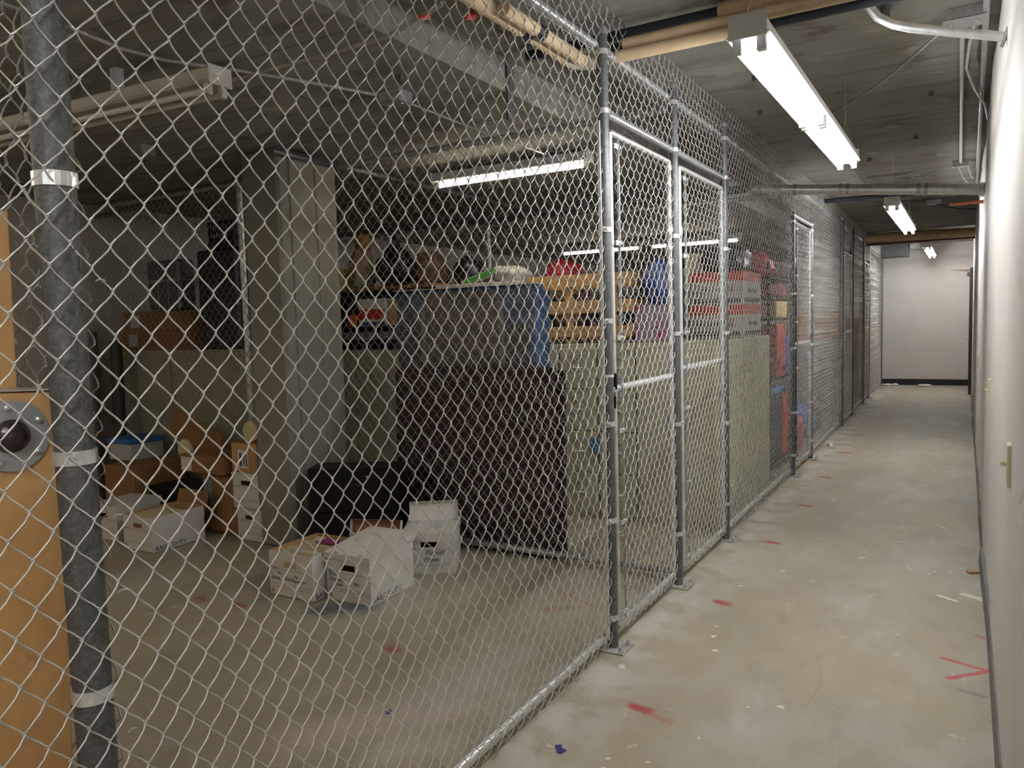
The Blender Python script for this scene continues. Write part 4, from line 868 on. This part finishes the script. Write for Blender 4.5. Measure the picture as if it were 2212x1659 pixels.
pipe('flexible_conduit', 'flexible conduit curving across the low ceiling into the centre box', [(-2.95,1.3,2.69),(-2.95,1.74,2.675),(-3.0,2.0,2.672),(-2.98,2.2,2.672),(-2.84,2.45,2.672),(-2.69,2.8,2.672),(-2.58,3.10,2.672)], .0085, M('flex_metal',(.42,.40,.36),.4,.5,bump=.6,bsc=200), 'conduit', 10)
pipe('flexible_conduit', 'flexible conduit from the centre box to the lit store light', [(-2.53,3.28,2.67),(-2.53,4.0,2.66),(-2.53,4.96,2.67)], .007, galv_m, 'conduit', 8)
pipe('flexible_conduit', 'ribbed flexible conduit running diagonally under the dropped beam face', [(-3.2,2.55,2.68),(-2.36,2.52,2.665),(-1.99,2.50,2.66),(-1.70,2.45,2.70)], .010, bpy.data.materials['flex_metal'], 'conduit', 10)
pipe('ceiling_pipe', 'dark pipe under the low ceiling running away beside the column', [(-3.88,3.6,2.66),(-3.88,6.8,2.66)], .022, galv)
MB().box(-2.072,-2.055,3.53,3.60,2.56,HC+.003,c=.002).build('steel_plate', galv, label='upright dark steel strip on the dropped beam face', cat='bracket')
t = thing('insulated_pipe', 'large tan insulated pipe just before the end wall', 'pipe', (-.6,14.6,2.7))
MB().tube([(-1.50,14.6,2.775),(XW,14.6,2.745)], .092, 28).build('pipe_wrap', insul, t, world=True); MB().box(-1.62,XW,14.54,14.66,2.655,2.676).build('support_angle', rust, t, world=True)
MB().box(-1.50,-1.0,YE-.45,YE-.002,2.62,HC+.003,c=.01).build('duct_end', galv, label='dark duct end at the top left of the end wall', cat='duct')
MB().box(-.98,-.80,YE-.35,YE-.05,HC-.10,HC,c=.01).build('ceiling_box', fixt, label='small white box on the ceiling at the end wall', cat='box')
MB().lathe([(.02,0),(.02,.06),(.035,.06),(.035,.0601)], (-.33,3.95,HC-.062), n=16).build('sprinkler_cup', galv, label='small dark hanger cup on the ceiling at the top, left of the bent conduit', cat='bracket')
for i,(x,y) in enumerate(((-.9,6.2),(-1.05,4.6),(-.35,6.9),(-.75,7.6),(-.2,5.6),(-1.2,5.4))):
    MB().box(x-.015,x+.015,y-.01,y+.01,HC-.03,HC).build('ceiling_clip', galv, label='small steel clip on the corridor ceiling', cat='clip', group='steel clips on the corridor ceiling')
for x, y in ((-2.9,2.9),(-2.35,3.0),(-2.75,3.6),(-3.3,3.0)):
    MB().box(x-.02,x+.02,y-.008,y+.008,LC-.035,LC).tube([(x+.02,y,LC-.034),(x+.045,y,LC-.05)], .004, 6).build('ceiling_clip', galv, label='bent steel clip on the low store ceiling', cat='clip', group='steel clips on the store ceiling')

# ------------------------------------------------------------------ wall plates and floor litter
def swplate(label, y, z, kind):
    t = thing('wall_switch' if kind else 'wall_outlet', label, 'switch' if kind else 'outlet', (XW,y,z))
    dx = -.010
    MB().box(dx,.012,-.037,.037,-.060,.060,c=.003).build('cover_plate', ivory, t)
    if kind: MB().box(dx-.016,dx,-.005,.005,-.004,.008,c=.002,rot=Matrix.Rotation(.4,3,'Y')).build('toggle', ivory, t)
swplate('ivory light switch on the right wall, nearest the camera', 2.575, 1.06, True)
swplate('ivory light switch farther down the right wall', 4.73, 1.08, True)
swplate('small ivory plate on the far part of the right wall', 8.6, 1.02, False)
MB().prism([(-1.235,2.32),(-1.215,2.335),(-1.205,2.315),(-1.185,2.31),(-1.19,2.285),(-1.205,2.28),(-1.222,2.302)], .001, .003, ax='z').build('tape_scrap', M('blue_tape',(.03,.03,.20),.5), label='scrap of dark blue tape on the floor at the bottom edge', cat='tape')
MB().prism([(-1.935,2.24),(-1.92,2.25),(-1.905,2.225),(-1.92,2.215)], .001, .003, ax='z').build('tape_scrap', bpy.data.materials['blue_tape'], label='small scrap of blue tape on the floor behind the near fence bay', cat='tape')
MB().box(.03,.10,5.02,5.06,.001,.012,c=.002,rot=Matrix.Rotation(.5,3,'Z')).build('wood_chip', M('wood_chip',(.45,.28,.16),.7), label='thin wood chip on the floor against the right baseboard', cat='wood chip')
for x, y, sz, lb in ((-1.38,17.6,.10,'crumpled white paper at the left foot of the end wall'),(-1.24,17.62,.08,'smaller crumpled white paper at the left foot of the end wall'),(-.70,17.55,.13,'crumpled white paper at the middle foot of the end wall')):
    MB().blob((x,y,0), (sz,.06,.045), int(x*-10), .4, 2, 3).build('crumpled_paper', paper, label=lb, cat='paper')
MB().prism([(-1.345,9.35),(-1.32,9.40),(-1.28,9.33),(-1.31,9.30)], .001, .03, ax='z').build('paper_scrap', paper, label='white paper scrap at the fence foot before the dark far gate', cat='paper')
random.seed(9)
fk = MB().prism([(0,0),(.02,.004),(.028,.014),(.012,.018),(-.004,.010)], .0, .0025, ax='z').build('paint_flake', paper, label='tiny white paint flake on the corridor floor', cat='paint flake', group='paint flakes on the corridor floor')
fk.location = (-.95,3.35,.0005)
for x, y in ((-1.02,3.62),(-1.0,3.5),(-.9,4.6),(-.62,5.0),(-.72,4.5),(-1.06,4.25),(-.5,7.2),(-.25,3.9),(-.8,2.6),(-.35,5.9),(-.9,6.6),(-.6,8.8),(-.2,7.9),(-.15,4.9),(-.7,2.9)):
    c_ = fk.copy(); COL.objects.link(c_); c_.location = (x,y,.0005); c_.rotation_euler.z = random.uniform(0,6); s = random.uniform(.4,1.2); c_.scale = (s,s,1)
t = MB().box(-2.52,-2.44,4.885,4.895,.52,.64,c=.002).build('blue_tag', M('tag_blue',(.04,.20,.42),.5), label='small light blue pouch hanging right of the mahogany panels', cat='pouch')
t.location = (-2.40,5.285,.50)
MB().box(-1.60,-1.50,.92,1.15,0,.18,c=.004).build('carton', kraft_d, label='small striped carton on the floor just behind the big dark post', cat='carton')

# ------------------------------------------------------------------ camera, world, colour
for o in bpy.data.objects:
    if '_w' in o: del o['_w']
f_px, cx, cy = 1661., 1106., 829.5
c = Vector((2085-cx, 671-cy, f_px)); c.normalize()
nx = 1725-cx; ny = -(nx*(2085-cx)+f_px**2)/(671-cy); n = Vector((nx,ny,f_px)).normalized(); up = -n
X = c.cross(up); X = X if X.x > 0 else -X
R = Matrix((X, c, up))           # camera (right, down, forward) to world
cam = bpy.data.cameras.new('camera'); cam.sensor_width = 36; cam.lens = 36*f_px/2212; cam.clip_start = .02; cam.clip_end = 60
co = bpy.data.objects.new('camera', cam); COL.objects.link(co)
r_, d_, w_ = R @ Vector((1,0,0)), R @ Vector((0,1,0)), R @ Vector((0,0,1))
Mx = Matrix((( r_.x, -d_.x, -w_.x, 0), (r_.y, -d_.y, -w_.y, 0), (r_.z, -d_.z, -w_.z, 1.5), (0,0,0,1)))
co.matrix_world = Mx
S.camera = co
w = bpy.data.worlds.new('world'); S.world = w; w.use_nodes = True
w.node_tree.nodes['Background'].inputs[0].default_value = (.5,.5,.5,1); w.node_tree.nodes['Background'].inputs[1].default_value = .0
S.view_settings.view_transform = 'Standard'; S.view_settings.look = 'None'; S.view_settings.gamma = 1; S.view_settings.exposure = 0.88
S.cycles.use_denoising = True
S.cycles.max_bounces = 8; S.cycles.diffuse_bounces = 3; S.cycles.glossy_bounces = 3; S.cycles.use_adaptive_sampling = True; S.cycles.adaptive_threshold = .1; S.cycles.adaptive_min_samples = 20; S.cycles.transparent_max_bounces = 16
